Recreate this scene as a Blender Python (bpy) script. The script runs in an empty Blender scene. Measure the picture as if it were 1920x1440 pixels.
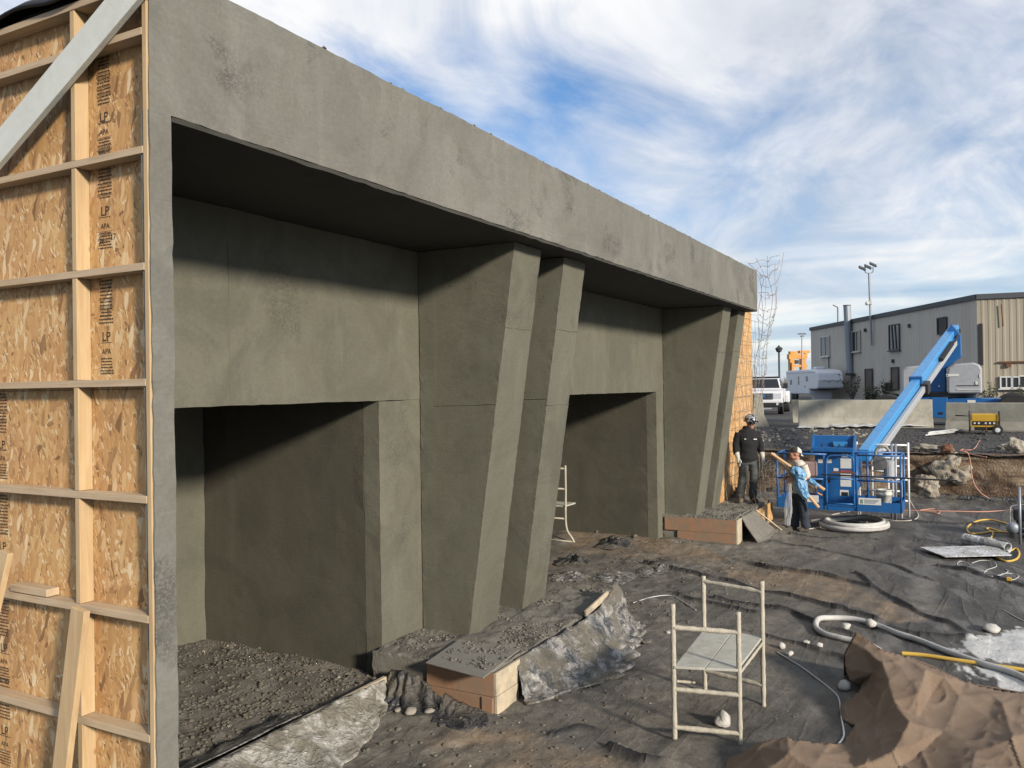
import bpy, math, random
import numpy as np
from mathutils import Vector, Matrix, noise as mn

# ---------------------------------------------------------------- camera, sky, sun, exposure
scn = bpy.context.scene
COL = scn.collection
rad = math.radians
CAMZ, FPX = 3.0, 1583.0
YAW, PITCH, ROLL = rad(28.55), rad(0.2545), rad(-0.7904)
_f0 = Vector((math.cos(YAW), math.sin(YAW), 0)); _r0 = Vector((math.sin(YAW), -math.cos(YAW), 0)); _z = Vector((0, 0, 1))
_f = _f0*math.cos(PITCH) + _z*math.sin(PITCH); _u = -_f0*math.sin(PITCH) + _z*math.cos(PITCH)
_r = _r0*math.cos(ROLL) + _u*math.sin(ROLL); _u2 = -_r0*math.sin(ROLL) + _u*math.cos(ROLL)
cam_d = bpy.data.cameras.new('camera'); cam = bpy.data.objects.new('camera', cam_d); COL.objects.link(cam)
cam_d.sensor_width = 36; cam_d.lens = FPX/1920*36; cam_d.clip_start = 0.05; cam_d.clip_end = 3000
_m = Matrix((_r, _u2, -_f)).transposed().to_4x4(); _m.translation = (0, 0, CAMZ)
cam.matrix_world = _m
scn.camera = cam

SUN_DIR = Vector((0.45, 1.0, -0.385)).normalized()          # direction the light travels
elev = math.asin(-SUN_DIR.z)
sun_d = bpy.data.lights.new('sun', 'SUN'); sun_d.energy = 3.4; sun_d.angle = rad(6.0); sun_d.color = (1.0, 0.90, 0.77)
sun = bpy.data.objects.new('sun', sun_d); COL.objects.link(sun); sun.location = (-10, -20, 15)
sun.rotation_euler = SUN_DIR.to_track_quat('-Z', 'Y').to_euler()

world = bpy.data.worlds.new('World'); scn.world = world; world.use_nodes = True
wn = world.node_tree; wn.nodes.clear(); wl = wn.links.new
def wnode(t, **k):
    n = wn.nodes.new(t)
    for a, b in k.items(): setattr(n, a, b)
    return n
sky = wnode('ShaderNodeTexSky', sky_type='NISHITA', sun_disc=False)
sky.sun_elevation = elev; sky.sun_rotation = math.atan2(-SUN_DIR.x, -SUN_DIR.y); sky.air_density = 1.0; sky.dust_density = 0.2; sky.ozone_density = 3.0
tc = wnode('ShaderNodeTexCoord'); sep = wnode('ShaderNodeSeparateXYZ'); wl(tc.outputs['Generated'], sep.inputs[0])
def wmath(op, a, b=None, clamp=False):
    n = wnode('ShaderNodeMath', operation=op, use_clamp=clamp)
    for i, v in enumerate((a, b)):
        if v is None: continue
        if isinstance(v, (int, float)): n.inputs[i].default_value = v
        else: wl(v, n.inputs[i])
    return n.outputs[0]
SKY_OFF = (7.7, 6.1, 0)
zz = wmath('ADD', wmath('MAXIMUM', sep.outputs[2], 0.0), 0.16)
px_, py_ = wmath('DIVIDE', sep.outputs[0], zz), wmath('DIVIDE', sep.outputs[1], zz)
cv = wnode('ShaderNodeCombineXYZ'); wl(px_, cv.inputs[0]); wl(py_, cv.inputs[1]); cv.inputs[2].default_value = 3.7
def wnoise(scale, det, rough, dist, vec, off=(0, 0, 0), sc=(1, 1, 1), rz=0):
    mp = wnode('ShaderNodeMapping'); mp.inputs['Location'].default_value = off; mp.inputs['Scale'].default_value = sc; mp.inputs['Rotation'].default_value = (0, 0, rz)
    wl(vec, mp.inputs[0])
    n = wnode('ShaderNodeTexNoise'); n.inputs['Scale'].default_value = scale; n.inputs['Detail'].default_value = det
    n.inputs['Roughness'].default_value = rough; n.inputs['Distortion'].default_value = dist; wl(mp.outputs[0], n.inputs['Vector'])
    return n.outputs[0]
def wramp(fac, stops):
    r = wnode('ShaderNodeValToRGB'); e = r.color_ramp.elements
    while len(e) < len(stops): e.new(0.5)
    for x, (p, c) in zip(e, stops): x.position = p; x.color = (*c, 1) if len(c) == 3 else c
    wl(fac, r.inputs[0]); return r.outputs[0]
n1 = wnoise(0.72, 6, 0.50, 0.6, cv.outputs[0], SKY_OFF, (0.7, 1.0, 1), rad(-35))
n2 = wnoise(2.6, 7, 0.60, 0.6, cv.outputs[0], (1.3, 7.7, 0), (0.6, 1, 1), rad(-35))
n3 = wnoise(0.8, 6, 0.55, 0.6, cv.outputs[0], (8.3, 2.2, 0), (0.6, 1, 1), rad(-30))
dens = wmath('ADD', wmath('MULTIPLY', n1, 0.68), wmath('MULTIPLY', n2, 0.32))
cmask = wramp(dens, [(0.43, (0, 0, 0)), (0.50, (0.5, 0.5, 0.5)), (0.58, (0.96, 0.96, 0.96))])
shade = wramp(wmath('ADD', wmath('MULTIPLY', n3, 0.6), wmath('MULTIPLY', n2, 0.4)), [(0.36, (0.58, 0.63, 0.71)), (0.47, (0.80, 0.83, 0.89)), (0.57, (1.0, 1.0, 1.0))])
lowband = wramp(sep.outputs[2], [(0.0, (1, 1, 1)), (0.09, (0.8, 0.8, 0.8)), (0.20, (0, 0, 0))])
low_shade = wramp(wnoise(2.0, 5, 0.5, 0.5, cv.outputs[0], (0, 3, 0), (1.1, 0.45, 1), rad(-62)), [(0.36, (0.42, 0.52, 0.68)), (0.52, (0.60, 0.68, 0.79)), (0.64, (0.98, 0.97, 0.94))])
def wmix(f, a, b):
    n = wnode('ShaderNodeMixRGB')
    for i, v in enumerate((f, a, b)):
        if isinstance(v, (int, float)): n.inputs[i].default_value = v
        elif isinstance(v, tuple): n.inputs[i].default_value = (*v, 1)
        else: wl(v, n.inputs[i])
    return n.outputs[0]
def wtint(c):
    n = wnode('ShaderNodeMixRGB', blend_type='MULTIPLY'); n.inputs[0].default_value = 1.0; wl(c, n.inputs[1]); n.inputs[2].default_value = (0.55, 0.95, 1.35, 1); return n.outputs[0]
skys = wnode('ShaderNodeVectorMath', operation='SCALE'); wl(wmix(0.35, sky.outputs[0], wtint(sky.outputs[0])), skys.inputs[0]); skys.inputs['Scale'].default_value = 1.1
CL = 7.7                                                     # cloud radiance relative to the sky's units
def wscale(c, k):
    n = wnode('ShaderNodeVectorMath', operation='SCALE'); wl(c, n.inputs[0]); n.inputs['Scale'].default_value = k; return n.outputs[0]
c1 = wmix(cmask, skys.outputs[0], wscale(shade, CL))
c2 = wmix(wmath('MULTIPLY', lowband, 0.75), c1, wscale(low_shade, CL))
bg = wnode('ShaderNodeBackground'); bg.inputs['Strength'].default_value = 0.075; wl(c2, bg.inputs[0])
wo = wnode('ShaderNodeOutputWorld'); wl(bg.outputs[0], wo.inputs[0])

vs = scn.view_settings
vs.view_transform = 'Standard'; vs.look = 'None'; vs.exposure = 0.8; vs.gamma = 1.0; vs.use_curve_mapping = False
scn.cycles.max_bounces = 6; scn.cycles.diffuse_bounces = 1; scn.cycles.use_denoising = True

# ---------------------------------------------------------------- pixel of the photograph -> point in the place
def ray(x, y): return _r*((x-960)/FPX) + _u2*(-(y-720)/FPX) + _f
def onz(x, y, z=0.0): d = ray(x, y); return Vector((0, 0, CAMZ)) + d*((z-CAMZ)/d.z)
def onX(x, y, X): d = ray(x, y); return Vector((0, 0, CAMZ)) + d*(X/d.x)
def onY(x, y, Y): d = ray(x, y); return Vector((0, 0, CAMZ)) + d*(Y/d.y)
def dep(x, y, D): return Vector((0, 0, CAMZ)) + ray(x, y)*D

# ---------------------------------------------------------------- mesh and object helpers
random.seed(7)
MATS = {}
BASE = {}
class MB:
    def __init__(s): s.v = []; s.f = []
    def add(s, vs, fs):
        o = len(s.v); s.v += [Vector(p) for p in vs]; s.f += [tuple(i+o for i in q) for q in fs]; return s
    def box(s, x0, x1, y0, y1, z0, z1, M=None):
        p = [Vector((x, y, z)) for z in (z0, z1) for y in (y0, y1) for x in (x0, x1)]
        if M is not None: p = [M @ q for q in p]
        return s.add(p, [(0, 2, 3, 1), (4, 5, 7, 6), (0, 1, 5, 4), (2, 6, 7, 3), (0, 4, 6, 2), (1, 3, 7, 5)])
    def bar(s, a, b, w, h, up=(0, 0, 1)):
        a, b = Vector(a), Vector(b); d = (b-a).normalized(); up = Vector(up)
        if abs(d.dot(up)) > 0.99: up = Vector((1, 0, 0))
        sx = d.cross(up).normalized(); sy = sx.cross(d).normalized()
        p = [q + sx*i*w/2 + sy*j*h/2 for q in (a, b) for i, j in ((-1, -1), (1, -1), (1, 1), (-1, 1))]
        return s.add(p, [(3, 2, 1, 0), (4, 5, 6, 7), (0, 1, 5, 4), (1, 2, 6, 5), (2, 3, 7, 6), (3, 0, 4, 7)])
    def tube(s, pts, r, n=8, closed=False, flat=1.0):
        pts = [Vector(p) for p in pts]; N = len(pts); R = r if isinstance(r, (list, tuple)) else [r]*N
        vs, fs = [], []
        t0 = (pts[1]-pts[0]).normalized(); ref = Vector((0, 0, 1)) if abs(t0.z) < 0.9 else Vector((1, 0, 0))
        nx = t0.cross(ref).normalized()
        for i, p in enumerate(pts):
            if closed: t = (pts[(i+1) % N]-pts[i-1]).normalized()
            else: t = (pts[min(i+1, N-1)]-pts[max(i-1, 0)]).normalized()
            nx = (nx - t*nx.dot(t)).normalized(); ny = t.cross(nx)
            vs += [p + (nx*math.cos(a) + ny*math.sin(a)*flat)*R[i] for a in [2*math.pi*k/n for k in range(n)]]
        M = N if closed else N-1
        for i in range(M):
            for k in range(n):
                a, b = i*n+k, i*n+(k+1) % n; c, d = ((i+1) % N)*n+(k+1) % n, ((i+1) % N)*n+k
                fs.append((a, b, c, d))
        if not closed: fs += [tuple(range(n-1, -1, -1)), tuple((N-1)*n+k for k in range(n))]
        return s.add(vs, fs)
    def lathe(s, prof, n=20, M=None, cap=True):
        M = M or Matrix(); vs, fs = [], []
        for r, z in prof: vs += [M @ Vector((r*math.cos(2*math.pi*k/n), r*math.sin(2*math.pi*k/n), z)) for k in range(n)]
        for i in range(len(prof)-1):
            for k in range(n): fs.append((i*n+k, i*n+(k+1) % n, (i+1)*n+(k+1) % n, (i+1)*n+k))
        if cap: fs += [tuple(range(n-1, -1, -1)), tuple((len(prof)-1)*n+k for k in range(n))]
        return s.add(vs, fs)
    def prism(s, poly, d, M=None):
        M = M or Matrix(); n = len(poly); d0, d1 = d
        vs = [M @ Vector((x, d0, z)) for x, z in poly] + [M @ Vector((x, d1, z)) for x, z in poly]
        return s.add(vs, [tuple(range(n)), tuple(range(2*n-1, n-1, -1))] + [(i+n, (i+1) % n+n, (i+1) % n, i) for i in range(n)])
    def grid(s, fn, nu, nv):
        vs = [fn(i/nu, j/nv) for j in range(nv+1) for i in range(nu+1)]
        return s.add(vs, [(j*(nu+1)+i, j*(nu+1)+i+1, (j+1)*(nu+1)+i+1, (j+1)*(nu+1)+i) for j in range(nv) for i in range(nu)])
    def build(s, name, mat, parent=None, smooth=False, bevel=0, local=False, solid=0, loc=None, fixn=False, segs=2):
        base = Vector((0, 0, 0))
        vs = s.v
        if parent is not None and not local:
            inv = BASE.get(parent.name, Matrix()).inverted(); vs = [inv @ v for v in vs]
        elif parent is None:
            if loc is None:
                mi = [min(v[i] for v in vs) for i in range(3)]; ma = [max(v[i] for v in vs) for i in range(3)]
                loc = ((mi[0]+ma[0])/2, (mi[1]+ma[1])/2, mi[2])
            base = Vector(loc); vs = [v-base for v in vs]
        me = bpy.data.meshes.new(name); me.from_pydata([tuple(v) for v in vs], [], s.f)
        if fixn:
            import bmesh
            bm = bmesh.new(); bm.from_mesh(me); bmesh.ops.recalc_face_normals(bm, faces=bm.faces); bm.to_mesh(me); bm.free()
        me.update()
        if smooth: me.polygons.foreach_set('use_smooth', [True]*len(me.polygons))
        o = bpy.data.objects.new(name, me); COL.objects.link(o); o.location = base
        me.materials.append(MATS[mat] if isinstance(mat, str) else mat)
        if parent is not None: o.parent = parent; BASE[o.name] = BASE.get(parent.name, Matrix())
        else: BASE[o.name] = Matrix.Translation(base)
        if bevel:
            b = o.modifiers.new('bevel', 'BEVEL'); b.width = bevel; b.segments = segs; b.limit_method = 'ANGLE'; b.angle_limit = rad(40)
        if solid:
            b = o.modifiers.new('solid', 'SOLIDIFY'); b.thickness = solid; b.offset = 0
        return o
def tag(o, label=None, cat=None, group=None, kind=None):
    for k, v in (('label', label), ('category', cat), ('group', group), ('kind', kind)):
        if v: o[k] = v
    return o
def thing(name, label, cat, loc=(0, 0, 0), rz=0.0, group=None, M=None):
    o = bpy.data.objects.new(name, None); COL.objects.link(o); o.empty_display_size = 0.2
    mm = M if M is not None else Matrix.Translation(loc) @ Matrix.Rotation(rz, 4, 'Z')
    o.matrix_world = mm; BASE[o.name] = mm
    return tag(o, label, cat, group)
def sub(o):                       # register a part as a parent with its thing's matrix (parts carry no own transform)
    return o
def struct(o): o['kind'] = 'structure'; return o
def smoothpath(pts, n=8, closed=False):
    pts = [Vector(p) for p in pts]; N = len(pts); out = []
    for i in range(N if closed else N-1):
        g = lambda k: pts[k % N] if closed else pts[max(0, min(N-1, k))]
        p0, p1, p2, p3 = g(i-1), g(i), g(i+1), g(i+2)
        for j in range(n):
            t = j/n
            out.append(0.5*((2*p1) + (p2-p0)*t + (2*p0-5*p1+4*p2-p3)*t*t + (3*p1-p0-3*p2+p3)*t**3))
    if not closed: out.append(pts[-1])
    return out
def gridbox(x0, x1, y0, y1, z0, z1, step, warp=None, amp=0.004, edge=0.009, seed=0.0, noedge=None):
    """box with subdivided faces, ragged edges and a slightly uneven trowelled surface"""
    def cuts(a, b): n = max(1, int(round((b-a)/step))); return [a+(b-a)*i/n for i in range(n+1)]
    X, Y, Z = cuts(x0, x1), cuts(y0, y1), cuts(z0, z1); idx = {}; m = MB()
    def vid(i, j, k):
        if (i, j, k) in idx: return idx[i, j, k]
        p = Vector((X[i], Y[j], Z[k]))
        e = (i in (0, len(X)-1)) + (j in (0, len(Y)-1)) + (k in (0, len(Z)-1))
        if warp: p = warp(p)
        q = p*1.0 + Vector((seed, seed*2, 0))
        d = mn.noise_vector(q*2.1)*amp*1.5 + mn.noise_vector(q*9)*amp*0.5
        if e >= 2 and not (noedge and noedge(p)): d += mn.noise_vector(q*23)*edge + mn.noise_vector(q*7)*edge*0.6
        idx[i, j, k] = len(m.v); m.v.append(p+d); return idx[i, j, k]
    nx, ny, nz = len(X)-1, len(Y)-1, len(Z)-1
    for i in range(nx):
        for k in range(nz):
            m.f.append((vid(i, 0, k), vid(i+1, 0, k), vid(i+1, 0, k+1), vid(i, 0, k+1)))
            m.f.append((vid(i, ny, k), vid(i, ny, k+1), vid(i+1, ny, k+1), vid(i+1, ny, k)))
    for i in range(nx):
        for j in range(ny):
            m.f.append((vid(i, j, 0), vid(i, j+1, 0), vid(i+1, j+1, 0), vid(i+1, j, 0)))
            m.f.append((vid(i, j, nz), vid(i+1, j, nz), vid(i+1, j+1, nz), vid(i, j+1, nz)))
    for j in range(ny):
        for k in range(nz):
            m.f.append((vid(0, j, k), vid(0, j, k+1), vid(0, j+1, k+1), vid(0, j+1, k)))
            m.f.append((vid(nx, j, k), vid(nx, j+1, k), vid(nx, j+1, k+1), vid(nx, j, k+1)))
    return m
# numpy value noise
def _h(ix, iy, s):
    n = (ix.astype(np.int64)*374761393 + iy.astype(np.int64)*668265263 + s*974634777) & 0x7fffffff
    n = (n ^ (n >> 13))*1274126177 & 0x7fffffff
    return ((n ^ (n >> 16)) & 0xffff)/65535.0
def vn(x, y, s=0):
    ix, iy = np.floor(x), np.floor(y); fx, fy = x-ix, y-iy; fx = fx*fx*(3-2*fx); fy = fy*fy*(3-2*fy)
    a, b, c, d = _h(ix, iy, s), _h(ix+1, iy, s), _h(ix, iy+1, s), _h(ix+1, iy+1, s)
    return (a*(1-fx)+b*fx)*(1-fy) + (c*(1-fx)+d*fx)*fy
def fbm(x, y, o=4, s=0, g=0.5):
    t, a, w = 0, 1, 0
    for k in range(o): t = t + a*vn(x*2**k+k*17.3, y*2**k-k*9.1, s+k); w += a; a *= g
    return t/w
def sstep(a, b, x): t = np.clip((x-a)/(b-a), 0, 1); return t*t*(3-2*t)
def segdist(x, y, pts):
    best = np.full(np.shape(x), 1e9)
    for (ax, ay), (bx, by) in zip(pts[:-1], pts[1:]):
        dx, dy = bx-ax, by-ay; t = np.clip(((x-ax)*dx+(y-ay)*dy)/(dx*dx+dy*dy+1e-9), 0, 1)
        best = np.minimum(best, np.hypot(x-ax-t*dx, y-ay-t*dy))
    return best
def inpoly(x, y, poly):
    c = np.zeros(np.shape(x), bool); n = len(poly)
    for i in range(n):
        (x1, y1), (x2, y2) = poly[i], poly[i-1]
        c ^= ((y1 > y) != (y2 > y)) & (x < (x2-x1)*(y-y1)/(y2-y1+1e-12)+x1)
    return c
# ---------------------------------------------------------------- materials
class NT:
    def __init__(s, name):
        s.m = bpy.data.materials.new(name); s.m.use_nodes = True; s.t = s.m.node_tree; MATS[name] = s.m
        s.b = s.t.nodes['Principled BSDF']; s.tc = s.t.nodes.new('ShaderNodeTexCoord')
    def n(s, t, **k):
        x = s.t.nodes.new(t)
        for a, b in k.items(): setattr(x, a, b)
        return x
    def l(s, a, b): s.t.links.new(a, b)
    def put(s, inp, v):
        if isinstance(v, (int, float)): inp.default_value = (v, v, v, 1) if inp.type == 'RGBA' else v
        elif isinstance(v, tuple): inp.default_value = (*v, 1) if len(v) == 3 and inp.type == 'RGBA' else v
        else: s.l(v, inp)
    def map(s, scale=(1, 1, 1), rot=(0, 0, 0), loc=(0, 0, 0), src=None):
        mp = s.n('ShaderNodeMapping'); mp.inputs['Scale'].default_value = scale; mp.inputs['Rotation'].default_value = rot; mp.inputs['Location'].default_value = loc
        s.l(src or s.tc.outputs['Object'], mp.inputs[0]); return mp.outputs[0]
    def noise(s, scale, det=4, rough=0.5, dist=0.0, vec=None, col=False):
        x = s.n('ShaderNodeTexNoise'); x.inputs['Scale'].default_value = scale; x.inputs['Detail'].default_value = det
        x.inputs['Roughness'].default_value = rough; x.inputs['Distortion'].default_value = dist
        s.l(vec or s.tc.outputs['Object'], x.inputs['Vector']); return x.outputs[1 if col else 0]
    def vor(s, scale, vec=None, feature='F1', out='Distance', dim='3D', rnd=1.0):
        x = s.n('ShaderNodeTexVoronoi', feature=feature, voronoi_dimensions=dim); x.inputs['Scale'].default_value = scale; x.inputs['Randomness'].default_value = rnd
        s.l(vec or s.tc.outputs['Object'], x.inputs['Vector']); return x.outputs[out]
    def ramp(s, f, stops, interp='LINEAR'):
        r = s.n('ShaderNodeValToRGB'); r.color_ramp.interpolation = interp; e = r.color_ramp.elements
        while len(e) < len(stops): e.new(0.5)
        for x, (p, c) in zip(e, stops):
            x.position = p; x.color = (c, c, c, 1) if isinstance(c, (int, float)) else (*c, 1)
        s.put(r.inputs[0], f); return r.outputs[0]
    def mix(s, f, a, b, mode='MIX'):
        x = s.n('ShaderNodeMixRGB', blend_type=mode)
        for i, v in enumerate((f, a, b)): s.put(x.inputs[i], v)
        return x.outputs[0]
    def math(s, op, a, b=0.0):
        x = s.n('ShaderNodeMath', operation=op); s.put(x.inputs[0], a); s.put(x.inputs[1], b); return x.outputs[0]
    def fin(s, col, rough=0.8, bump=None, bd=0.01, bs=0.6, metal=0.0, spec=None):
        col = s.mix(1.0, col, (0.78, 0.78, 0.78), 'MULTIPLY')
        s.put(s.b.inputs['Base Color'], col); s.put(s.b.inputs['Roughness'], rough); s.b.inputs['Metallic'].default_value = metal
        if spec is not None: s.b.inputs['Specular IOR Level'].default_value = spec
        if bump is not None:
            bp = s.n('ShaderNodeBump'); bp.inputs['Strength'].default_value = bs; bp.inputs['Distance'].default_value = bd
            s.l(bump, bp.inputs['Height']); s.l(bp.outputs[0], s.b.inputs['Normal'])
        return s.m
def m_concrete(name, a, b, c, pits=0.5, bs=0.5):
    t = NT(name)
    big = t.noise(0.55, 5, 0.6, 0.6); mid = t.noise(2.6, 6, 0.62, 0.8); fine = t.noise(38, 5, 0.7)
    streak = t.noise(3.0, 5, 0.6, 0.3, t.map((1, 1, 0.25)))
    trow = t.noise(5.0, 4, 0.55, 2.2, t.map((0.35, 0.35, 2.4), (0.2, 0.3, 0)))
    col = t.mix(t.ramp(big, [(0.35, 0.0), (0.65, 1.0)]), a, b)
    col = t.mix(t.ramp(mid, [(0.42, 0.0), (0.62, 0.75)]), col, c)
    col = t.mix(t.ramp(streak, [(0.5, 0.0), (0.68, 0.35)]), col, tuple(x*1.22 for x in b))
    patch = t.ramp(t.noise(1.35, 5, 0.6, 0.5), [(0.555, 0.0), (0.66, 1.0)])
    pit = t.ramp(t.noise(52, 4, 0.6, 0.6), [(0.44, 1.0), (0.54, 0.0)])
    pm = t.math('MULTIPLY', t.math('MULTIPLY', patch, pit), pits)
    col = t.mix(pm, col, tuple(x*0.30 for x in a))
    drip = t.ramp(t.noise(5.0, 4, 0.6, 0.2, t.map((1, 1, 0.07))), [(0.60, 0.0), (0.74, 0.28)]); col = t.mix(drip, col, tuple(x*1.3 for x in b))
    blot = t.ramp(t.noise(0.9, 6, 0.65, 1.2, t.map(loc=(4, 2, 7))), [(0.48, 0.0), (0.62, 0.55)]); col = t.mix(blot, col, tuple(x*0.80 for x in a))
    col = t.mix(0.35, col, t.ramp(fine, [(0.3, 0.35), (0.7, 0.65)]), 'OVERLAY')
    h = t.math('ADD', t.math('MULTIPLY', fine, 0.35), t.math('MULTIPLY', mid, 0.5))
    h = t.math('ADD', h, t.math('MULTIPLY', trow, 0.5)); h = t.math('SUBTRACT', h, t.math('MULTIPLY', pm, 0.9))
    return t.fin(col, 0.86, h, 0.012, bs)
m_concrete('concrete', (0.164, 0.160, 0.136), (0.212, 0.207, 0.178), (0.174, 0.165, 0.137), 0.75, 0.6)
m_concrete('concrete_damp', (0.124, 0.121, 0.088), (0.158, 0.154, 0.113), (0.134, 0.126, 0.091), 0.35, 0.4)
m_concrete('concrete_soffit_shade', (0.042, 0.040, 0.032), (0.05, 0.048, 0.038), (0.044, 0.041, 0.033), 0.3, 0.4)  # near-black: the deep shade under the overhang is put into this colour
m_concrete('concrete_recess', (0.076, 0.071, 0.050), (0.092, 0.087, 0.062), (0.081, 0.073, 0.051), 0.3, 0.4)  # darker concrete tone for the recess side walls and ceilings
m_concrete('barrier_concrete', (0.38, 0.36, 0.29), (0.45, 0.43, 0.35), (0.32, 0.29, 0.225), 0.2)
m_concrete('mortar', (0.185, 0.172, 0.142), (0.23, 0.215, 0.18), (0.15, 0.137, 0.11), 0.6, 0.9)

def m_osb(name):
    t = NT(name); src = t.map((1, 1, 1))
    sepx = t.n('ShaderNodeSeparateXYZ'); t.l(src, sepx.inputs[0]); cmb = t.n('ShaderNodeCombineXYZ')
    t.l(t.math('ADD', sepx.outputs[0], sepx.outputs[1]), cmb.inputs[0]); t.l(sepx.outputs[2], cmb.inputs[1])
    uv = cmb.outputs[0]
    wob = t.mix(0.03, uv, t.noise(14, 2, 0.5, 0, uv, True), 'ADD')
    vals, edges = [], []
    for k, (ang, sx, sy) in enumerate(((0.16, 40, 12), (-0.55, 34, 13), (1.0, 42, 16), (0.05, 64, 18), (-1.25, 48, 17), (0.45, 84, 24), (-0.22, 32, 10))):
        v = t.map((sx, sy, 1), (0, 0, 0), (k*3.7, k*1.9, 0), t.map((1, 1, 1), (0, 0, ang), (0, 0, 0), wob))
        x = t.n('ShaderNodeTexVoronoi', voronoi_dimensions='2D', feature='F1'); x.inputs['Scale'].default_value = 1; t.l(v, x.inputs['Vector'])
        s2 = t.n('ShaderNodeSeparateColor'); t.l(x.outputs['Color'], s2.inputs[0]); vals.append((s2.outputs[0], s2.outputs[1], x.outputs['Distance']))
    cur, d = vals[0][0], vals[0][2]
    for r, sel, dd in vals[1:]:
        k = t.ramp(sel, [(0.60, 0.0), (0.605, 1.0)]); cur = t.mix(k, cur, r); d = t.mix(k, d, dd)
    col = t.ramp(cur, [(0.0, (0.26, 0.13, 0.05)), (0.05, (0.42, 0.235, 0.10)), (0.20, (0.57, 0.315, 0.12)), (0.62, (0.64, 0.37, 0.148)), (0.85, (0.71, 0.455, 0.21)), (1.0, (0.82, 0.64, 0.39))])
    g = t.noise(60, 3, 0.6, 0.2, t.map((1, 0.12, 1), src=uv))
    col = t.mix(0.4, col, t.ramp(g, [(0.3, 0.36), (0.7, 0.62)]), 'OVERLAY')
    tone = t.noise(2.2, 3, 0.5); col = t.mix(0.5, col, t.ramp(tone, [(0.3, 0.38), (0.7, 0.60)]), 'OVERLAY')
    edge = t.ramp(d, [(0.6, 0.0), (0.9, 0.28)]); col = t.mix(edge, col, (0.30, 0.155, 0.06))
    h = t.math('ADD', cur, t.math('MULTIPLY', d, -0.6))
    return t.fin(col, 0.7, h, 0.004, 0.5)
m_osb('osb')
def m_wood(name, a, b, ax=(1, 1, 1), rough=0.65):
    t = NT(name); v = t.map(ax)
    g = t.noise(34, 4, 0.6, 1.2, v); col = t.mix(t.ramp(g, [(0.35, 0.0), (0.7, 1.0)]), a, b)
    k = t.ramp(t.vor(3.4), [(0.05, 1.0), (0.10, 0.0)]); col = t.mix(t.math('MULTIPLY', k, 0.75), col, (0.26, 0.12, 0.04))
    col = t.mix(0.35, col, t.ramp(t.noise(3, 4, 0.6), [(0.3, 0.38), (0.7, 0.6)]), 'OVERLAY')
    return t.fin(col, rough, g, 0.002, 0.3)
m_wood('pine_upright', (0.52, 0.35, 0.18), (0.62, 0.46, 0.26), (1, 1, 0.05))
m_wood('pine_level', (0.50, 0.365, 0.225), (0.62, 0.48, 0.32), (1, 0.05, 1))
m_wood('pine_long', (0.62, 0.44, 0.25), (0.76, 0.58, 0.36), (0.05, 1, 1))
def m_plain(name, col, rough=0.5, metal=0.0, dirt=0.0, dcol=(0.12, 0.10, 0.08), bump=0.0, sc=6.0, spec=None, var=0.25):
    t = NT(name); n = t.noise(sc, 6, 0.62, 0.5); c = t.mix(var, col, t.ramp(t.noise(sc*2.7, 4), [(0.3, 0.36), (0.7, 0.64)]), 'OVERLAY')
    if dirt: c = t.mix(t.math('MULTIPLY', t.ramp(n, [(0.42, 0.0), (0.66, 1.0)]), dirt), c, dcol)
    return t.fin(c, t.ramp(n, [(0.3, max(0.05, rough-0.1)), (0.7, min(1, rough+0.12))]), t.noise(sc*8, 4) if bump else None, bump or 0.01, 0.5, metal, spec)
m_plain('blue_paint', (0.012, 0.125, 0.37), 0.38, 0, 0.12, (0.10, 0.12, 0.14))
m_plain('light_blue_paint', (0.05, 0.30, 0.66), 0.38, 0, 0.08, (0.2, 0.22, 0.24))
m_plain('grey_paint', (0.42, 0.44, 0.46), 0.45, 0, 0.2, (0.25, 0.24, 0.22))
m_plain('white_paint', (0.78, 0.79, 0.80), 0.35, 0, 0.10, (0.5, 0.47, 0.42))
m_plain('camper_white', (0.85, 0.88, 0.93), 0.4, 0, 0.1, (0.5, 0.5, 0.5), var=0.1)
m_plain('white_board', (0.72, 0.74, 0.68), 0.6, 0, 0.2, (0.46, 0.45, 0.38), 0.002)
m_plain('sticker', (0.78, 0.78, 0.75), 0.5, 0, 0.15, (0.5, 0.5, 0.48), sc=20)
m_plain('ink', (0.055, 0.035, 0.022), 0.8)
m_plain('black_rubber', (0.018, 0.018, 0.018), 0.75, 0, 0.3, (0.07, 0.06, 0.05))
m_plain('black_steel', (0.03, 0.03, 0.032), 0.5, 0.3)
m_plain('steel', (0.46, 0.46, 0.45), 0.4, 0.8, 0.2, (0.25, 0.2, 0.15))
m_plain('chrome', (0.7, 0.7, 0.72), 0.2, 1.0)
m_plain('mesh_wire', (0.28, 0.25, 0.21), 0.6, 0.4, 0.4, (0.17, 0.09, 0.04))
m_plain('scaffold_paint', (0.52, 0.47, 0.37), 0.75, 0, 0.75, (0.40, 0.37, 0.30), 0.012, 9.0)
m_plain('scaffold_plank', (0.52, 0.51, 0.44), 0.8, 0, 0.5, (0.30, 0.285, 0.235), 0.004, 7.0)
m_plain('yellow_paint', (0.62, 0.37, 0.03), 0.45, 0, 0.2, (0.3, 0.2, 0.06))
m_plain('yellow_hose', (0.72, 0.46, 0.07), 0.5, 0, 0.25, (0.4, 0.33, 0.2))
m_plain('pale_hose', (0.62, 0.61, 0.58), 0.6, 0, 0.35, (0.36, 0.34, 0.30), 0.01, 12)
m_plain('orange_cord', (0.62, 0.30, 0.20), 0.55, 0, 0.3, (0.4, 0.3, 0.25))
m_plain('pale_cord', (0.55, 0.50, 0.44), 0.6)
m_plain('white_wire', (0.6, 0.6, 0.58), 0.5)
m_plain('orange_steel', (0.75, 0.33, 0.05), 0.55, 0, 0.35, (0.4, 0.16, 0.03), sc=0.7)
m_plain('dark_pole', (0.05, 0.055, 0.06), 0.6)
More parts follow.
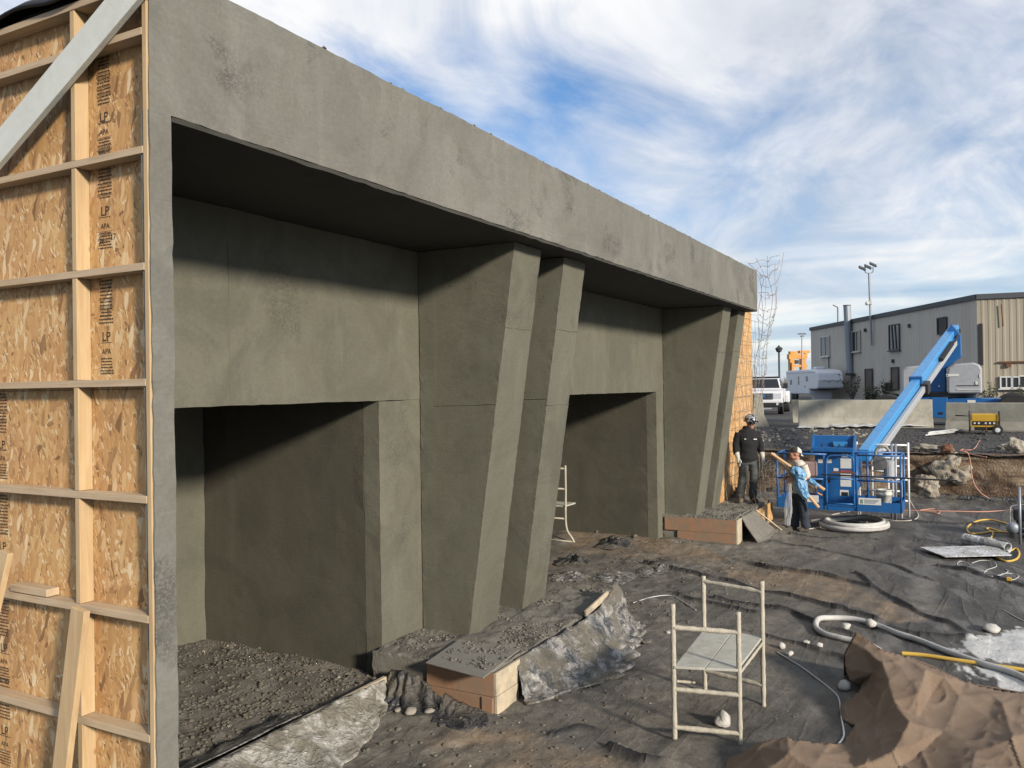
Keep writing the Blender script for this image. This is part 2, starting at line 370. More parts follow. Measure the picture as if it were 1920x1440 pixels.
m_plain('galvanised', (0.33, 0.36, 0.40), 0.5, 0.5)
m_plain('foam', (0.60, 0.58, 0.52), 0.85, 0, 0.55, (0.30, 0.27, 0.22), 0.02, 9)
m_plain('stone_grey', (0.36, 0.33, 0.27), 0.9, 0, 0.5, (0.18, 0.14, 0.10), 0.05, 4)
m_plain('stone_pale', (0.40, 0.36, 0.29), 0.9, 0, 0.7, (0.16, 0.115, 0.075), 0.06, 3.5)
m_plain('stone_dark', (0.09, 0.075, 0.065), 0.9, 0, 0.5, (0.2, 0.16, 0.12), 0.06, 3.5)
m_plain('rubble', (0.15, 0.134, 0.104), 0.95, 0, 0.6, (0.09, 0.075, 0.055), 0.01, 12)
m_plain('rubble_pale', (0.34, 0.31, 0.25), 0.95, 0, 0.5, (0.2, 0.18, 0.14), 0.01, 12)
m_plain('dark_gravel', (0.07, 0.065, 0.06), 0.95, 0, 0.5, (0.16, 0.15, 0.14), 0.01, 12)
m_plain('form_ply', (0.36, 0.205, 0.12), 0.75, 0, 0.75, (0.24, 0.20, 0.15), 0.004, 5)
m_plain('form_edge', (0.60, 0.50, 0.35), 0.75, 0, 0.65, (0.30, 0.26, 0.20), 0.003, 6)
m_plain('cement_board', (0.245, 0.235, 0.20), 0.85, 0, 0.3, (0.17, 0.155, 0.125), 0.003, 7)
m_plain('denim', (0.025, 0.035, 0.055), 0.9, 0, 0.25, (0.10, 0.10, 0.10), 0.004, 9)
m_plain('work_trousers', (0.065, 0.075, 0.075), 0.9, 0, 0.4, (0.16, 0.15, 0.13), 0.004, 9)
m_plain('hoodie_black', (0.008, 0.008, 0.009), 0.92, 0, 0.12, (0.05, 0.048, 0.045), 0.004, 9)
m_plain('shirt_cream', (0.66, 0.60, 0.50), 0.9, 0, 0.2, (0.4, 0.36, 0.3), 0.004, 10)
m_plain('shirt_blue', (0.09, 0.30, 0.55), 0.85, 0, 0.2, (0.25, 0.4, 0.55), 0.004, 10)
m_plain('glove_pale', (0.60, 0.60, 0.52), 0.85, 0, 0.3, (0.35, 0.33, 0.28))
m_plain('skin', (0.50, 0.25, 0.17), 0.55, var=0.1)
m_plain('hair', (0.05, 0.035, 0.025), 0.8)
m_plain('boot_mud', (0.19, 0.165, 0.12), 0.9, 0, 0.6, (0.08, 0.07, 0.055), 0.006, 12)
m_plain('boot_dark', (0.07, 0.062, 0.052), 0.9, 0, 0.5, (0.16, 0.14, 0.11), 0.006, 12)
m_plain('cap_dark', (0.045, 0.045, 0.032), 0.9)
m_plain('cap_white', (0.62, 0.60, 0.52), 0.9)
m_plain('tool_handle', (0.62, 0.40, 0.20), 0.6, 0, 0.2, (0.45, 0.3, 0.16))
m_plain('pink_bag', (0.40, 0.27, 0.25), 0.55, 0, 0.2, (0.3, 0.22, 0.2))
m_plain('bucket_white', (0.66, 0.66, 0.60), 0.45, 0, 0.3, (0.4, 0.38, 0.32))
m_plain('decal_green', (0.18, 0.30, 0.22), 0.5)
m_plain('print_red', (0.55, 0.12, 0.10), 0.5)
m_plain('lamp_face', (0.6, 0.62, 0.66), 0.2)
m_plain('weed', (0.09, 0.095, 0.045), 0.9, sc=2)
m_plain('brush', (0.15, 0.13, 0.115), 0.95, sc=0.3)
m_plain('red_tarp', (0.35, 0.06, 0.08), 0.7)
m_plain('roof_membrane', (0.012, 0.012, 0.014), 0.6)
def m_helmet():
    t = NT('helmet_print'); k = t.ramp(t.noise(26, 4, 0.6, 1.0), [(0.50, 0.0), (0.54, 1.0)], 'LINEAR')
    return t.fin(t.mix(k, (0.015, 0.015, 0.018), (0.45, 0.46, 0.48)), 0.22)
m_helmet()
def m_glass(name, col, rough=0.06):
    t = NT(name); return t.fin(col, rough, spec=0.6)
m_glass('dark_glass', (0.015, 0.018, 0.022)); m_glass('window_glass', (0.03, 0.036, 0.042), 0.12)
t = NT('clear_plastic'); t.fin((0.75, 0.77, 0.78), 0.25); t.b.inputs['Alpha'].default_value = 0.2
t = NT('blue_wrap'); t.fin(t.mix(t.ramp(t.noise(9, 4), [(0.35, 0.0), (0.65, 1.0)]), (0.08, 0.30, 0.58), (0.34, 0.56, 0.78)), 0.35, t.noise(14, 4), 0.03, 0.7); t.b.inputs['Alpha'].default_value = 0.9
def m_sheet(name, dark, light, mud, sc=5.0, rough=0.45):
    t = NT(name); a = t.ramp(t.noise(sc*1.7, 8, 0.70, 1.0), [(0.44, 0.0), (0.58, 1.0)]); b = t.ramp(t.noise(sc*0.6, 6, 0.6, 0.6, t.map(loc=(3, 1, 5))), [(0.45, 0.0), (0.57, 1.0)])
    c = t.mix(b, t.mix(a, dark, light), mud); c = t.mix(0.5, c, t.ramp(t.noise(45, 5, 0.65), [(0.3, 0.22), (0.7, 0.78)]), 'OVERLAY')
    wr = t.math('SUBTRACT', 1.0, t.math('ABSOLUTE', t.math('SUBTRACT', t.math('MULTIPLY', t.noise(7, 4, 0.5, 0.6), 2.0), 1.0))); wr = t.math('POWER', wr, 7.0)
    return t.fin(c, t.mix(b, rough, 0.9), t.math('ADD', t.noise(30, 5, 0.6), t.math('MULTIPLY', wr, 2.5)), 0.008, 0.6)
m_sheet('membrane', (0.07, 0.07, 0.068), (0.36, 0.345, 0.315), (0.15, 0.135, 0.105))
m_sheet('membrane_black', (0.022, 0.023, 0.026), (0.10, 0.10, 0.10), (0.13, 0.115, 0.09), 4.0, 0.4)
m_sheet('plastic_pale', (0.34, 0.32, 0.27), (0.52, 0.50, 0.45), (0.20, 0.18, 0.14), 6.0, 0.4)
m_sheet('plastic_white', (0.62, 0.64, 0.64), (0.78, 0.79, 0.80), (0.42, 0.42, 0.40), 2.0, 0.4)
def m_burlap():
    t = NT('burlap'); big = t.noise(1.6, 6, 0.6, 0.5); c = t.mix(t.ramp(big, [(0.35, 0.0), (0.65, 1.0)]), (0.185, 0.125, 0.080), (0.25, 0.178, 0.12))
    c = t.mix(t.ramp(t.noise(4, 6, 0.65, 0.8), [(0.5, 0.0), (0.68, 0.7)]), c, (0.26, 0.19, 0.13))
    v1 = t.n('ShaderNodeTexWave'); v1.inputs['Scale'].default_value = 60; v1.inputs['Distortion'].default_value = 1.5; t.l(t.tc.outputs['Object'], v1.inputs['Vector'])
    f = t.noise(130, 3, 0.6); c = t.mix(0.45, c, t.ramp(f, [(0.3, 0.3), (0.7, 0.7)]), 'OVERLAY')
    return t.fin(c, 0.95, t.math('ADD', t.math('MULTIPLY', v1.outputs[1], 0.2), f), 0.006, 0.7)
m_burlap()
def m_ground(name, ext=None):
    t = NT(name); at = t.n('ShaderNodeAttribute', attribute_name='Col'); c = at.outputs['Color']
    f = t.noise(26, 7, 0.68, 0.4); g = t.noise(6, 6, 0.65, 0.7); h = t.noise(1.3, 5, 0.6, 0.6)
    c = t.mix(0.55, c, t.ramp(f, [(0.28, 0.25), (0.72, 0.75)]), 'OVERLAY')
    c = t.mix(0.55, c, t.ramp(g, [(0.3, 0.25), (0.7, 0.75)]), 'OVERLAY')
    pale = t.ramp(t.vor(46), [(0.10, 1.0), (0.2, 0.0)]); sel = t.ramp(t.noise(5, 3), [(0.56, 0.0), (0.66, 0.7)])
    c = t.mix(t.math('MULTIPLY', pale, sel), c, (0.26, 0.24, 0.2))
    wr = t.noise(1.3, 3, 0.45, 0.8, t.map((0.35, 2.2, 1), (0, 0, rad(14)))); wr = t.math('SUBTRACT', 1.0, t.math('ABSOLUTE', t.math('SUBTRACT', t.math('MULTIPLY', wr, 2.0), 1.0)))
    wr = t.math('POWER', wr, 9.0); lum = t.n('ShaderNodeRGBToBW'); t.l(at.outputs['Color'], lum.inputs[0]); fabm = t.ramp(lum.outputs[0], [(0.06, 1.0), (0.105, 0.25)])
    hh = t.math('ADD', t.math('ADD', t.math('MULTIPLY', f, 0.7), t.math('MULTIPLY', g, 1.0)), t.math('MULTIPLY', t.math('MULTIPLY', wr, fabm), 1.3))
    return t.fin(c, t.ramp(g, [(0.3, 0.66), (0.7, 0.95)]), hh, 0.016, 0.7)
m_ground('pit_ground')
def m_bank():
    t = NT('bank_earth'); v = t.map((1, 0.45, 1.7)); a = t.noise(1.5, 7, 0.62, 1.0, v); b = t.noise(5, 6, 0.65, 0.8, v)
    c = t.ramp(a, [(0.25, (0.045, 0.035, 0.028)), (0.42, (0.12, 0.075, 0.045)), (0.52, (0.21, 0.145, 0.09)), (0.62, (0.28, 0.215, 0.145)), (0.72, (0.16, 0.095, 0.055))])
    c = t.mix(t.ramp(b, [(0.55, 0.0), (0.66, 0.8)]), c, (0.36, 0.315, 0.25)); c = t.mix(t.ramp(b, [(0.30, 0.8), (0.42, 0.0)]), c, (0.045, 0.035, 0.027))
    return t.fin(c, 0.95, t.math('ADD', b, t.noise(22, 5)), 0.05, 0.8)
m_bank()
def m_lot():
    t = NT('lot_dirt'); a = t.noise(0.35, 6, 0.6, 0.6); f = t.noise(14, 6, 0.7)
    c = t.ramp(a, [(0.35, (0.040, 0.038, 0.038)), (0.5, (0.055, 0.052, 0.05)), (0.65, (0.085, 0.078, 0.07))])
    c = t.mix(t.ramp(f, [(0.58, 0.0), (0.66, 0.7)]), c, (0.2, 0.19, 0.18)); return t.fin(c, 0.92, f, 0.03, 0.7)
m_lot()
def m_wall(name, col, corr, streak):
    t = NT(name); s = t.noise(1.1, 6, 0.62, 0.3, t.map((1, 1, 0.12))); f = t.noise(0.3, 4)
    c = t.mix(t.ramp(s, [(0.45, 0.0), (0.72, 0.6)]), col, streak); c = t.mix(0.25, c, t.ramp(f, [(0.3, 0.36), (0.7, 0.64)]), 'OVERLAY')
    return t.fin(c, 0.7)
m_wall('wall_grey', (0.62, 0.58, 0.51), 0, (0.50, 0.45, 0.38)); m_wall('wall_tan', (0.36, 0.32, 0.24), 0, (0.28, 0.23, 0.165))
m_plain('trim_dark', (0.07, 0.075, 0.085), 0.6); m_plain('frame_white', (0.7, 0.7, 0.67), 0.5, 0, 0.2, (0.45, 0.4, 0.33)); m_plain('brick_fill', (0.15, 0.125, 0.10), 0.9, 0, 0.5, (0.28, 0.25, 0.2), sc=1.5)
m_plain('rust', (0.16, 0.07, 0.035), 0.9)
# ---------------------------------------------------------------- the pit floor and the ground around it
def pxline(*p): return [tuple(onz(x, y, 0))[:2] for x, y in p]
FOLDS = [pxline((1603, 1075), (1665, 1115), (1737, 1155), (1806, 1184)), pxline((1383, 1050), (1459, 1068), (1542, 1079), (1629, 1100)),
         pxline((1445, 1021), (1520, 1025), (1611, 1045), (1665, 1057), (1748, 1090)), pxline((1560, 956), (1607, 963), (1701, 978), (1918, 988)),
         pxline((1340, 1122), (1409, 1133), (1484, 1147), (1528, 1169), (1600, 1190)), pxline((1412, 1187), (1502, 1209), (1578, 1234), (1630, 1262)),
         pxline((1213, 1057), (1317, 1080), (1433, 1107), (1530, 1128), (1640, 1160)), pxline((1033, 1378), (1090, 1362), (1117, 1367)), pxline((1147, 1403), (1200, 1427), (1290, 1440)),
         pxline((1480, 1005), (1560, 1008), (1650, 1012)), pxline((1760, 1060), (1830, 1075), (1920, 1100)), pxline((1640, 1170), (1720, 1190), (1830, 1198)), pxline((1230, 1100), (1300, 1125), (1420, 1150))]
SAND = [pxline((1330, 1052), (1480, 1062), (1640, 1105), (1740, 1158), (1690, 1168), (1560, 1132), (1400, 1092)), pxline((1040, 1005), (1190, 1000), (1390, 1050), (1330, 1060), (1130, 1040), (1040, 1060)),
        pxline((800, 1390), (1010, 1378), (1150, 1440), (800, 1480)), pxline((1400, 1195), (1480, 1205), (1480, 1235), (1400, 1225))]
SLURRY = [pxline((1775, 1222), (1800, 1198), (1860, 1188), (1960, 1178), (1960, 1250), (1830, 1240)), pxline((1810, 1240), (1960, 1262), (1960, 1296), (1870, 1288), (1800, 1258))]
def pit_h(x, y):
    h = 0.05*(fbm(x*0.5, y*0.5, 3, 3)-0.5) + 0.028*(fbm(x*2.2, y*2.2, 3, 5)-0.5)
    near = sstep(2.6, 3.7, y)*(1-sstep(20, 22, x))
    h = h + near*(0.075*(fbm(x*2.4, y*2.4, 4, 9)-0.42) + 0.028*(fbm(x*9, y*9, 4, 11)-0.4)) + 0.012*(fbm(x*9, y*9, 3, 21)-0.5)
    fw = sstep(0.0, 1.0, 3.4-y)
    for i, F in enumerate(FOLDS):
        d = segdist(x+0.05*(fbm(x*2, y*2, 2, 40+i)-0.5), y+0.14*(fbm(x*1.7, y*1.7, 2, 60+i)-0.5), F)
        h = h + np.exp(-(d/0.034)**2)*0.06*fbm(x*1.5, y*1.5, 2, 80+i)*1.5
    q = (y*3.0 + 0.22*x*3.0 + 1.6*fbm(x*0.6, y*0.6, 2, 31))
    h = h + fw*0.016*np.abs(np.sin(q*2.2))**3*sstep(0.4, 0.6, fbm(x*0.8, y*1.6, 2, 33))
    # rubble heap inside the first recess and its sill
    h = h + sstep(4.85, 5.15, y)*(1-sstep(7.0, 7.1, x))*(0.10 + 0.07*fbm(x*1.3, y*1.3, 3, 51) + 0.05*(fbm(x*9, y*9, 3, 55)-0.5))
    # mud banked up against the two plinths
    h = h + 0.10*np.exp(-((x-15.3)/0.6)**2)*sstep(3.6, 4.6, y) + 0.05*np.exp(-((x-6.35)/0.3)**2)*sstep(3.3, 4.2, y)
    h = h + 0.07*np.exp(-(np.maximum(0, np.abs(x-17.6)-1.6)/0.5)**2)*np.exp(-((y-3.55)/0.35)**2)
    return h
def pit_col(x, y):
    mud = np.stack([0.138+0*x, 0.126+0*x, 0.105+0*x], -1)
    def lay(c, m): return mud*(1-m[..., None]) + np.array(c)*m[..., None]
    n1 = fbm(x*0.7, y*1.6, 4, 101); n2 = fbm(x*2.5, y*4.0, 4, 103); n3 = fbm(x*0.9, y*0.9, 4, 105)
    mud = lay((0.175, 0.156, 0.126), sstep(0.45, 0.62, n3)); mud = lay((0.108, 0.096, 0.078), sstep(0.52, 0.66, n2)*0.8)
    fab = sstep(2.9, 0.4, y + 1.6*(n1-0.5) - 0.03*(x-10))*0.78; fab = np.maximum(fab, sstep(17.5, 20.5, x)*0.72)
    mud = lay((0.055, 0.053, 0.051), fab*sstep(0.30, 0.55, n1+0.12))
    dust = sstep(0.52, 0.68, fbm(x*1.1+y*0.6, y*5-x*1.4, 4, 109))*sstep(2.4, 0.6, y)
    mud = lay((0.22, 0.21, 0.195), dust*0.5)
    for P in SAND:
        d = segdist(x, y, P+[P[0]]); ins = inpoly(x, y, P); s = np.where(ins, d, -d) + 0.7*(fbm(x*2.2, y*2.2, 4, 111)-0.5)
        mud = lay((0.235, 0.175, 0.115), sstep(-0.1, 0.15, s)*(0.5+0.5*sstep(0.4, 0.6, n2)))
    for i, F in enumerate(FOLDS):
        d = segdist(x+0.05*(fbm(x*2, y*2, 2, 40+i)-0.5), y+0.14*(fbm(x*1.7, y*1.7, 2, 60+i)-0.5), F)
        mud = lay((0.022, 0.022, 0.023), np.exp(-(d/0.06)**2)*sstep(0.28, 0.5, fbm(x*2.5, y*2.5, 2, 120+i)))
    for P in SLURRY:
        d = segdist(x, y, P+[P[0]]); ins = inpoly(x, y, P); s = np.where(ins, d, -d) + 0.5*(fbm(x*3+y*2, y*12-x*3, 3, 131)-0.55)
        mud = lay((0.62, 0.62, 0.60), sstep(0.0, 0.05, s))
    pale = sstep(0.55, 0.66, fbm(x*3.1, y*3.1, 4, 141))*sstep(3.2, 3.9, y)
    mud = lay((0.25, 0.23, 0.19), pale*0.5)
    return np.clip(mud, 0.01, 0.8)
def spaced(*seg):
    out = []
    for a, b, s in seg: out += list(np.arange(a, b, s))
    return np.array(out+[seg[-1][1]])
def sheet(name, xs, ys, hf, cf, mat):
    X, Y = np.meshgrid(xs, ys); Z = hf(X, Y); nx, ny = len(xs), len(ys)
    v = np.stack([X, Y, Z], -1).reshape(-1, 3); i = np.arange(nx*ny).reshape(ny, nx)
    f = np.stack([i[:-1, :-1], i[:-1, 1:], i[1:, 1:], i[1:, :-1]], -1).reshape(-1, 4)
    me = bpy.data.meshes.new(name); me.vertices.add(len(v)); me.vertices.foreach_set('co', v.ravel())
    me.loops.add(f.size); me.loops.foreach_set('vertex_index', f.ravel()); me.polygons.add(len(f))
    me.polygons.foreach_set('loop_start', np.arange(0, f.size, 4)); me.update(calc_edges=True)
    me.polygons.foreach_set('use_smooth', [True]*len(f))
    if cf is not None:
        c = cf(X, Y).reshape(-1, 3); a = me.color_attributes.new('Col', 'FLOAT_COLOR', 'POINT')
        a.data.foreach_set('color', np.concatenate([c, np.ones((len(c), 1))], 1).ravel())
    o = bpy.data.objects.new(name, me); COL.objects.link(o); me.materials.append(MATS[mat]); BASE[o.name] = Matrix(); return struct(o)
sheet('pit_floor', spaced((0.6, 4.4, 0.2), (4.4, 20.4, 0.032), (20.4, 25.4, 0.1)), spaced((-12, -2.0, 0.4), (-2.0, 5.4, 0.026), (5.4, 9.2, 0.09)), pit_h, pit_col, 'pit_ground')
_gx, _gy = np.arange(0.6, 25.5, 0.05), np.arange(-3.0, 9.3, 0.05); _GX, _GY = np.meshgrid(_gx, _gy); _GH = pit_h(_GX, _GY)
def gz(x, y):
    i = min(max((x-0.6)/0.05, 0), len(_gx)-2.001); j = min(max((y+3.0)/0.05, 0), len(_gy)-2.001); a, b = int(i), int(j); i -= a; j -= b
    return float((_GH[b, a]*(1-i)+_GH[b, a+1]*i)*(1-j) + (_GH[b+1, a]*(1-i)+_GH[b+1, a+1]*i)*j)
BANK_X, BANK_Z = 24.5, 1.14
def lot_h(x, y): return BANK_Z + 0.24*sstep(24.5, 31, x) + 0.05*(fbm(x*0.35, y*0.35, 3, 201)-0.5)*sstep(24.5, 26.5, x) + 0.09*(fbm(x*1.6, y*1.6, 4, 203)-0.5)*(1-sstep(31, 34, x)) + 0.05*(fbm(x*6, y*6, 3, 205)-0.5)*(1-sstep(30, 33, x))
sheet('ground', spaced((24.45, 34, 0.09), (34, 60, 1.0), (60, 160, 10), (160, 1800, 200)), spaced((-900, -40, 90), (-40, -3, 2.0), (-3, 9, 0.1), (9, 40, 2.0), (40, 900, 90)), lot_h, None, 'lot_dirt')
m = MB(); m.box(-900, 0.7, -900, 900, 1.0, 1.35); m.box(0.7, 24.45, -900, -12, 1.0, 1.3); m.box(0.7, 24.45, 9.2, 900, 1.0, 1.3)
struct(m.build('terrain', 'lot_dirt', loc=(0, 0, 0)))
def bankpt(u, v):
    y = -14+25*u; z = -0.12 + (BANK_Z+0.20)*v
    r = mn.fractal(Vector((0, y*0.9, z*1.3)), 1.0, 2.0, 5)*0.30 + mn.noise(Vector((3, y*4, z*5)))*0.06
    return Vector((BANK_X + 0.16*(1-v) - 0.32*(1-v)**2 + r*0.55*(0.3+0.7*math.sin(math.pi*v)) + (0.2*max(0, v-0.85)/0.15), y, z if v < 1 else BANK_Z+0.03*mn.noise(Vector((1, y*3, 0)))))
m = MB(); m.grid(bankpt, 420, 22); struct(m.build('bank', 'bank_earth', smooth=True, loc=(BANK_X, 0, 0)))
# black liner turned up along the foot of the bank
m = MB(); m.grid(lambda u, v: Vector((24.24+0.05*v+0.03*mn.noise(Vector((u*30, v, 2))), -9+14*u, -0.01+0.13*v+0.025*mn.noise(Vector((u*22, 0, v))))), 160, 3)
tag(m.build('liner_strip', 'membrane_black', smooth=True, solid=0.01), 'black liner edge turned up along the foot of the earth bank', 'liner')

# ---------------------------------------------------------------- the concrete building
FY, BY, RY = 3.86, 5.3, 7.84
Z0, Z1, ZT = -0.3, 4.5, 5.34
bld = thing('concrete_building', 'unfinished grey concrete building with deep overhanging fascia, tapered pillars and timber end wall', 'building', (10.4, 6.0, 0))
gridbox(3.06, 17.75, FY, 5.34, Z1+0.03, ZT, 0.07, lambda p: Vector((max(p.x, 3.165) if p.y > 3.9 else p.x, p.y, p.z)), 0.003, 0.006, seed=1, noedge=lambda p: p.x < 3.21 and p.z < Z1+0.05).build('fascia_beam', 'concrete', bld)
gridbox(3.21, 17.74, FY+0.006, 5.34, Z1, Z1+0.028, 0.12, seed=3, amp=0.002).build('soffit', 'concrete_soffit_shade', bld)
m = MB(); m.box(3.165, 17.74, 5.36, 8.6, 4.53, ZT-0.02); m.build('roof', 'concrete', bld)
m = gridbox(3.06, 3.20, FY, 3.93, Z0, Z1+0.03, 0.07, amp=0.003, edge=0.006, seed=1, noedge=lambda p: p.z > Z1+0.02); m.build('corner_post', 'concrete', bld)
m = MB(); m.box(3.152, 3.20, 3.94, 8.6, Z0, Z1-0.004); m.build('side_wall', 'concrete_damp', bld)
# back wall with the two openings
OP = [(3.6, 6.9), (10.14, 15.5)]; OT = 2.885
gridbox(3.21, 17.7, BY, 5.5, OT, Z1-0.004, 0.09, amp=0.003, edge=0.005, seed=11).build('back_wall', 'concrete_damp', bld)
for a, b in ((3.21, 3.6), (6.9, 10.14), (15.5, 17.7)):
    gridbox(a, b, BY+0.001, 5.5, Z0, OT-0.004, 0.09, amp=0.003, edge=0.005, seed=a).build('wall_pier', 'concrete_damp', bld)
for a, b in OP:
    m = gridbox(a-0.15, a, 5.505, RY+0.2, Z0, OT+0.15, 0.2, seed=a); r = m.build('recess_wall', 'concrete_recess', bld)
    m = gridbox(b, b+0.15, 5.505, RY+0.2, Z0, OT+0.15, 0.12, seed=b); m.build('recess_wall', 'concrete_recess', bld)
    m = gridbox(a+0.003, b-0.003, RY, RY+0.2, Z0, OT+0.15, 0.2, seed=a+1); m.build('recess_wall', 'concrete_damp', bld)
    m = gridbox(a+0.003, b-0.003, 5.505, RY-0.003, OT+0.004, OT+0.15, 0.3, seed=a+2); m.build('recess_ceiling', 'concrete_recess', bld)
PIL = [(7.62, 8.22, 0.40), (8.82, 9.42, 0.40), (15.92, 16.5, 0.5), (17.08, 17.66, 0.5)]
for i, (a, b, zb) in enumerate(PIL):
    zb2 = zb-0.05
    yf = lambda z: 4.09 + (4.70-4.09)*(4.5-z)/(4.5-0.4)
    def wp(p, yf=yf):
        t = (p.y-4.09)/(5.29-4.09); return Vector((p.x, yf(p.z)+(5.29-yf(p.z))*t, p.z))
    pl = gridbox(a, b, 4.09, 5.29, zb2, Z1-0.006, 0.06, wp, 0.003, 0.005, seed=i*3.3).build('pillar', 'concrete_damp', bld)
    for k, (zs, fr) in enumerate([((3.63, 2.75), 1), ((1.66,), 1), ((2.83,), 0), ((1.1,), 0)][:3] if i < 2 else [((3.63,), 1), ((1.9,), 1)]):
        for z in zs:
            z = z + (0.0, 0.04, 0.0, 0.05)[i]
            s = MB()
            if fr:
                if z == 2.75: continue
                pts = [Vector((a-0.004+(b-a+0.008)*u, yf(z)-0.003, z+0.012*mn.noise(Vector((u*5, i, z)))+(0.07*u if z < 2 else 0))) for u in [j/10 for j in range(11)]]
            else:
                pts = [Vector((a-0.003, yf(z)+(5.29-yf(z))*u, z-0.02*u+0.01*mn.noise(Vector((u*5, i, z))))) for u in [0.0, .1, .2, .3, .4, .5, .6, .7, .8]]
            s.tube(pts, [0.0045+0.003*mn.noise(p*9) for p in pts], 6); s.build('seam', 'concrete_damp', pl)
# vertical day joints on the fascia and the back wall
for xpx, yt, yb in ((800, 210, 385), (1048, 330, 472), (1160, 400, 510), (1370, 490, 566)):
    X = onY(xpx, (yt+yb)/2, FY).x
    pts = [Vector((X+0.012*mn.noise(Vector((X, z*3, 0))), FY+0.001, Z1+0.02+(ZT-Z1-0.04)*z)) for z in [j/14 for j in range(15)]]
    s = MB(); s.tube(pts, [0.0035+0.003*mn.noise(p*11) for p in pts], 6); s.build('seam', 'concrete', bld)
for xpx in (430, 1145):
    X = onY(xpx, 640, BY).x; s = MB(); s.tube([Vector((X+0.006*mn.noise(Vector((X, z*3, 0))), BY-0.0005, z)) for z in [2.9+0.1*j for j in range(15)]], 0.003, 6); s.build('seam', 'concrete_damp', bld)
# trowel ridges along the top edge
m = MB()
for k in range(150):
    X = random.uniform(3.2, 17.6); r = random.uniform(0.008, 0.022)*(1.6 if random.random() < 0.1 else 1); c = Vector((X, FY+random.uniform(0.0, 0.12), ZT+0.004))
    m.add([c+Vector((random.uniform(.6, 1.5)*r*math.cos(a), r*math.sin(a)*0.8, 0)) for a in (0, 1.05, 2.1, 3.1, 4.2, 5.2)]+[c+Vector((0, 0, r*random.uniform(.5, 1.1)))], [(0, 1, 6), (1, 2, 6), (2, 3, 6), (3, 4, 6), (4, 5, 6), (5, 0, 6)])
tag(m.build('mortar_crumbs', 'mortar', bld), kind='stuff')
# plinths with their timber forms
P1 = (6.70, 10.0, FY+0.02, 5.29, 0.40); P2 = (15.75, 18.9, FY+0.02, 5.29, 0.5)
def plinth(P, seed):
    x0, x1, y0, y1, zt = P
    def wp(p):
        lump = 0.0
        if p.z > zt-0.01: lump = 0.045*mn.fractal(Vector((p.x*3, p.y*3, seed)), 1.0, 2.0, 4)
        return Vector((p.x, p.y, p.z+lump))
    return gridbox(x0+0.03, x1, y0+0.03, y1, -0.1, zt, 0.045, wp, 0.006, 0.015, seed).build('plinth', 'mortar', bld)
pl1 = plinth(P1, 2.0); pl2 = plinth(P2, 7.0)
m = MB(); m.box(6.70, 6.728, 3.88, 4.62, 0.17, 0.385); m.build('form_board', 'form_ply', pl1, bevel=0.003)
m = MB(); m.box(6.695, 6.72, 3.88, 4.75, -0.1, 0.166); m.build('form_board', 'form_ply', pl1, bevel=0.003)
m = MB(); m.box(6.70, 7.16, 3.85, 3.878, 0.18, 0.39); m.build('form_board', 'form_edge', pl1, bevel=0.003)
m = MB(); m.box(6.70, 7.12, 3.845, 3.876, -0.1, 0.176); m.build('form_board', 'form_edge', pl1, bevel=0.003)
m = MB(); m.box(6.68, 6.694, 3.885, 4.0, -0.1, 0.16); m.build('form_cleat', 'form_ply', pl1, bevel=0.003)
m = MB(); m.box(15.75, 15.778, 3.88, 5.25, 0.22, 0.47); m.build('form_board', 'form_ply', pl2, bevel=0.003)
m = MB(); m.box(15.745, 15.775, 3.88, 5.0, -0.05, 0.216); m.build('form_board', 'form_ply', pl2, bevel=0.003)
m = MB(); m.box(15.75, 16.1, 3.85, 3.878, -0.05, 0.48); m.build('form_board', 'form_edge', pl2, bevel=0.003)
m = MB(); m.prism([(17.0, -0.05), (18.9, -0.05), (18.9, 0.44), (17.35, 0.44)], (3.845, 3.872)); m.build('form_board', 'osb', pl2)
# timber end wall: OSB sheets, battens, studs, brace
XF, XO = 3.05, 3.14
fr = MB(); fr.box(XF+0.002, XO, 3.872, 3.905, Z0, ZT-0.05); frame = fr.build('corner_stud', 'pine_upright', bld, bevel=0.002)
tag(frame, 'pale pine stud at the corner of the timber end wall')
for j in range(4):
    y0 = 3.908+1.222*j
    for (z0, z1) in ((-0.3, 0.58), (0.583, 3.02), (3.023, 5.24)):
        m = MB(); m.box(XO, XO+0.011, y0, y0+1.219, z0, z1); m.build('osb_panel', 'osb', bld)
BZ = [(-0.1, -0.062), (0.47, 0.51), (1.116, 1.166), (1.758, 1.802), (2.403, 2.449), (3.036, 3.072), (3.663, 3.712), (4.294, 4.349), (4.935, 4.99), (5.20, 5.245)]
for k, (a, b) in enumerate(BZ):
    m = MB(); m.box(XF, XO-0.001, 3.908, 8.6, a, a+0.040); m.build('batten', 'pine_level', bld, bevel=0.002)
for (a, _), (b, _) in zip(BZ[:-1], BZ[1:]):
    for ys in (4.485, 5.92, 7.2):
        j = random.uniform(-0.004, 0.004)
        m = MB(); m.box(XF+0.003, XO-0.001, ys+j, ys+j+0.038, a+0.042, b-0.002); m.build('stud', 'pine_upright', bld, bevel=0.002)
br = MB(); a0, b0 = Vector((3.028, 5.42, 4.36)), Vector((3.028, 3.86, 5.22)); br.bar(a0, b0, 0.036, 0.185, (0, 0, 1))
tag(br.build('brace', 'white_board', bld, bevel=0.003), 'white painted diagonal brace board across the timber end wall')
m = MB(); m.grid(lambda u, v: Vector((3.0+0.6*v, 4.05+4.6*u, 5.30+0.018*math.sin(u*40)+0.05*min(1, v*6)-0.03*(v < 0.01))), 60, 8)
m.build('roof_membrane', 'roof_membrane', bld, smooth=True, solid=0.02)
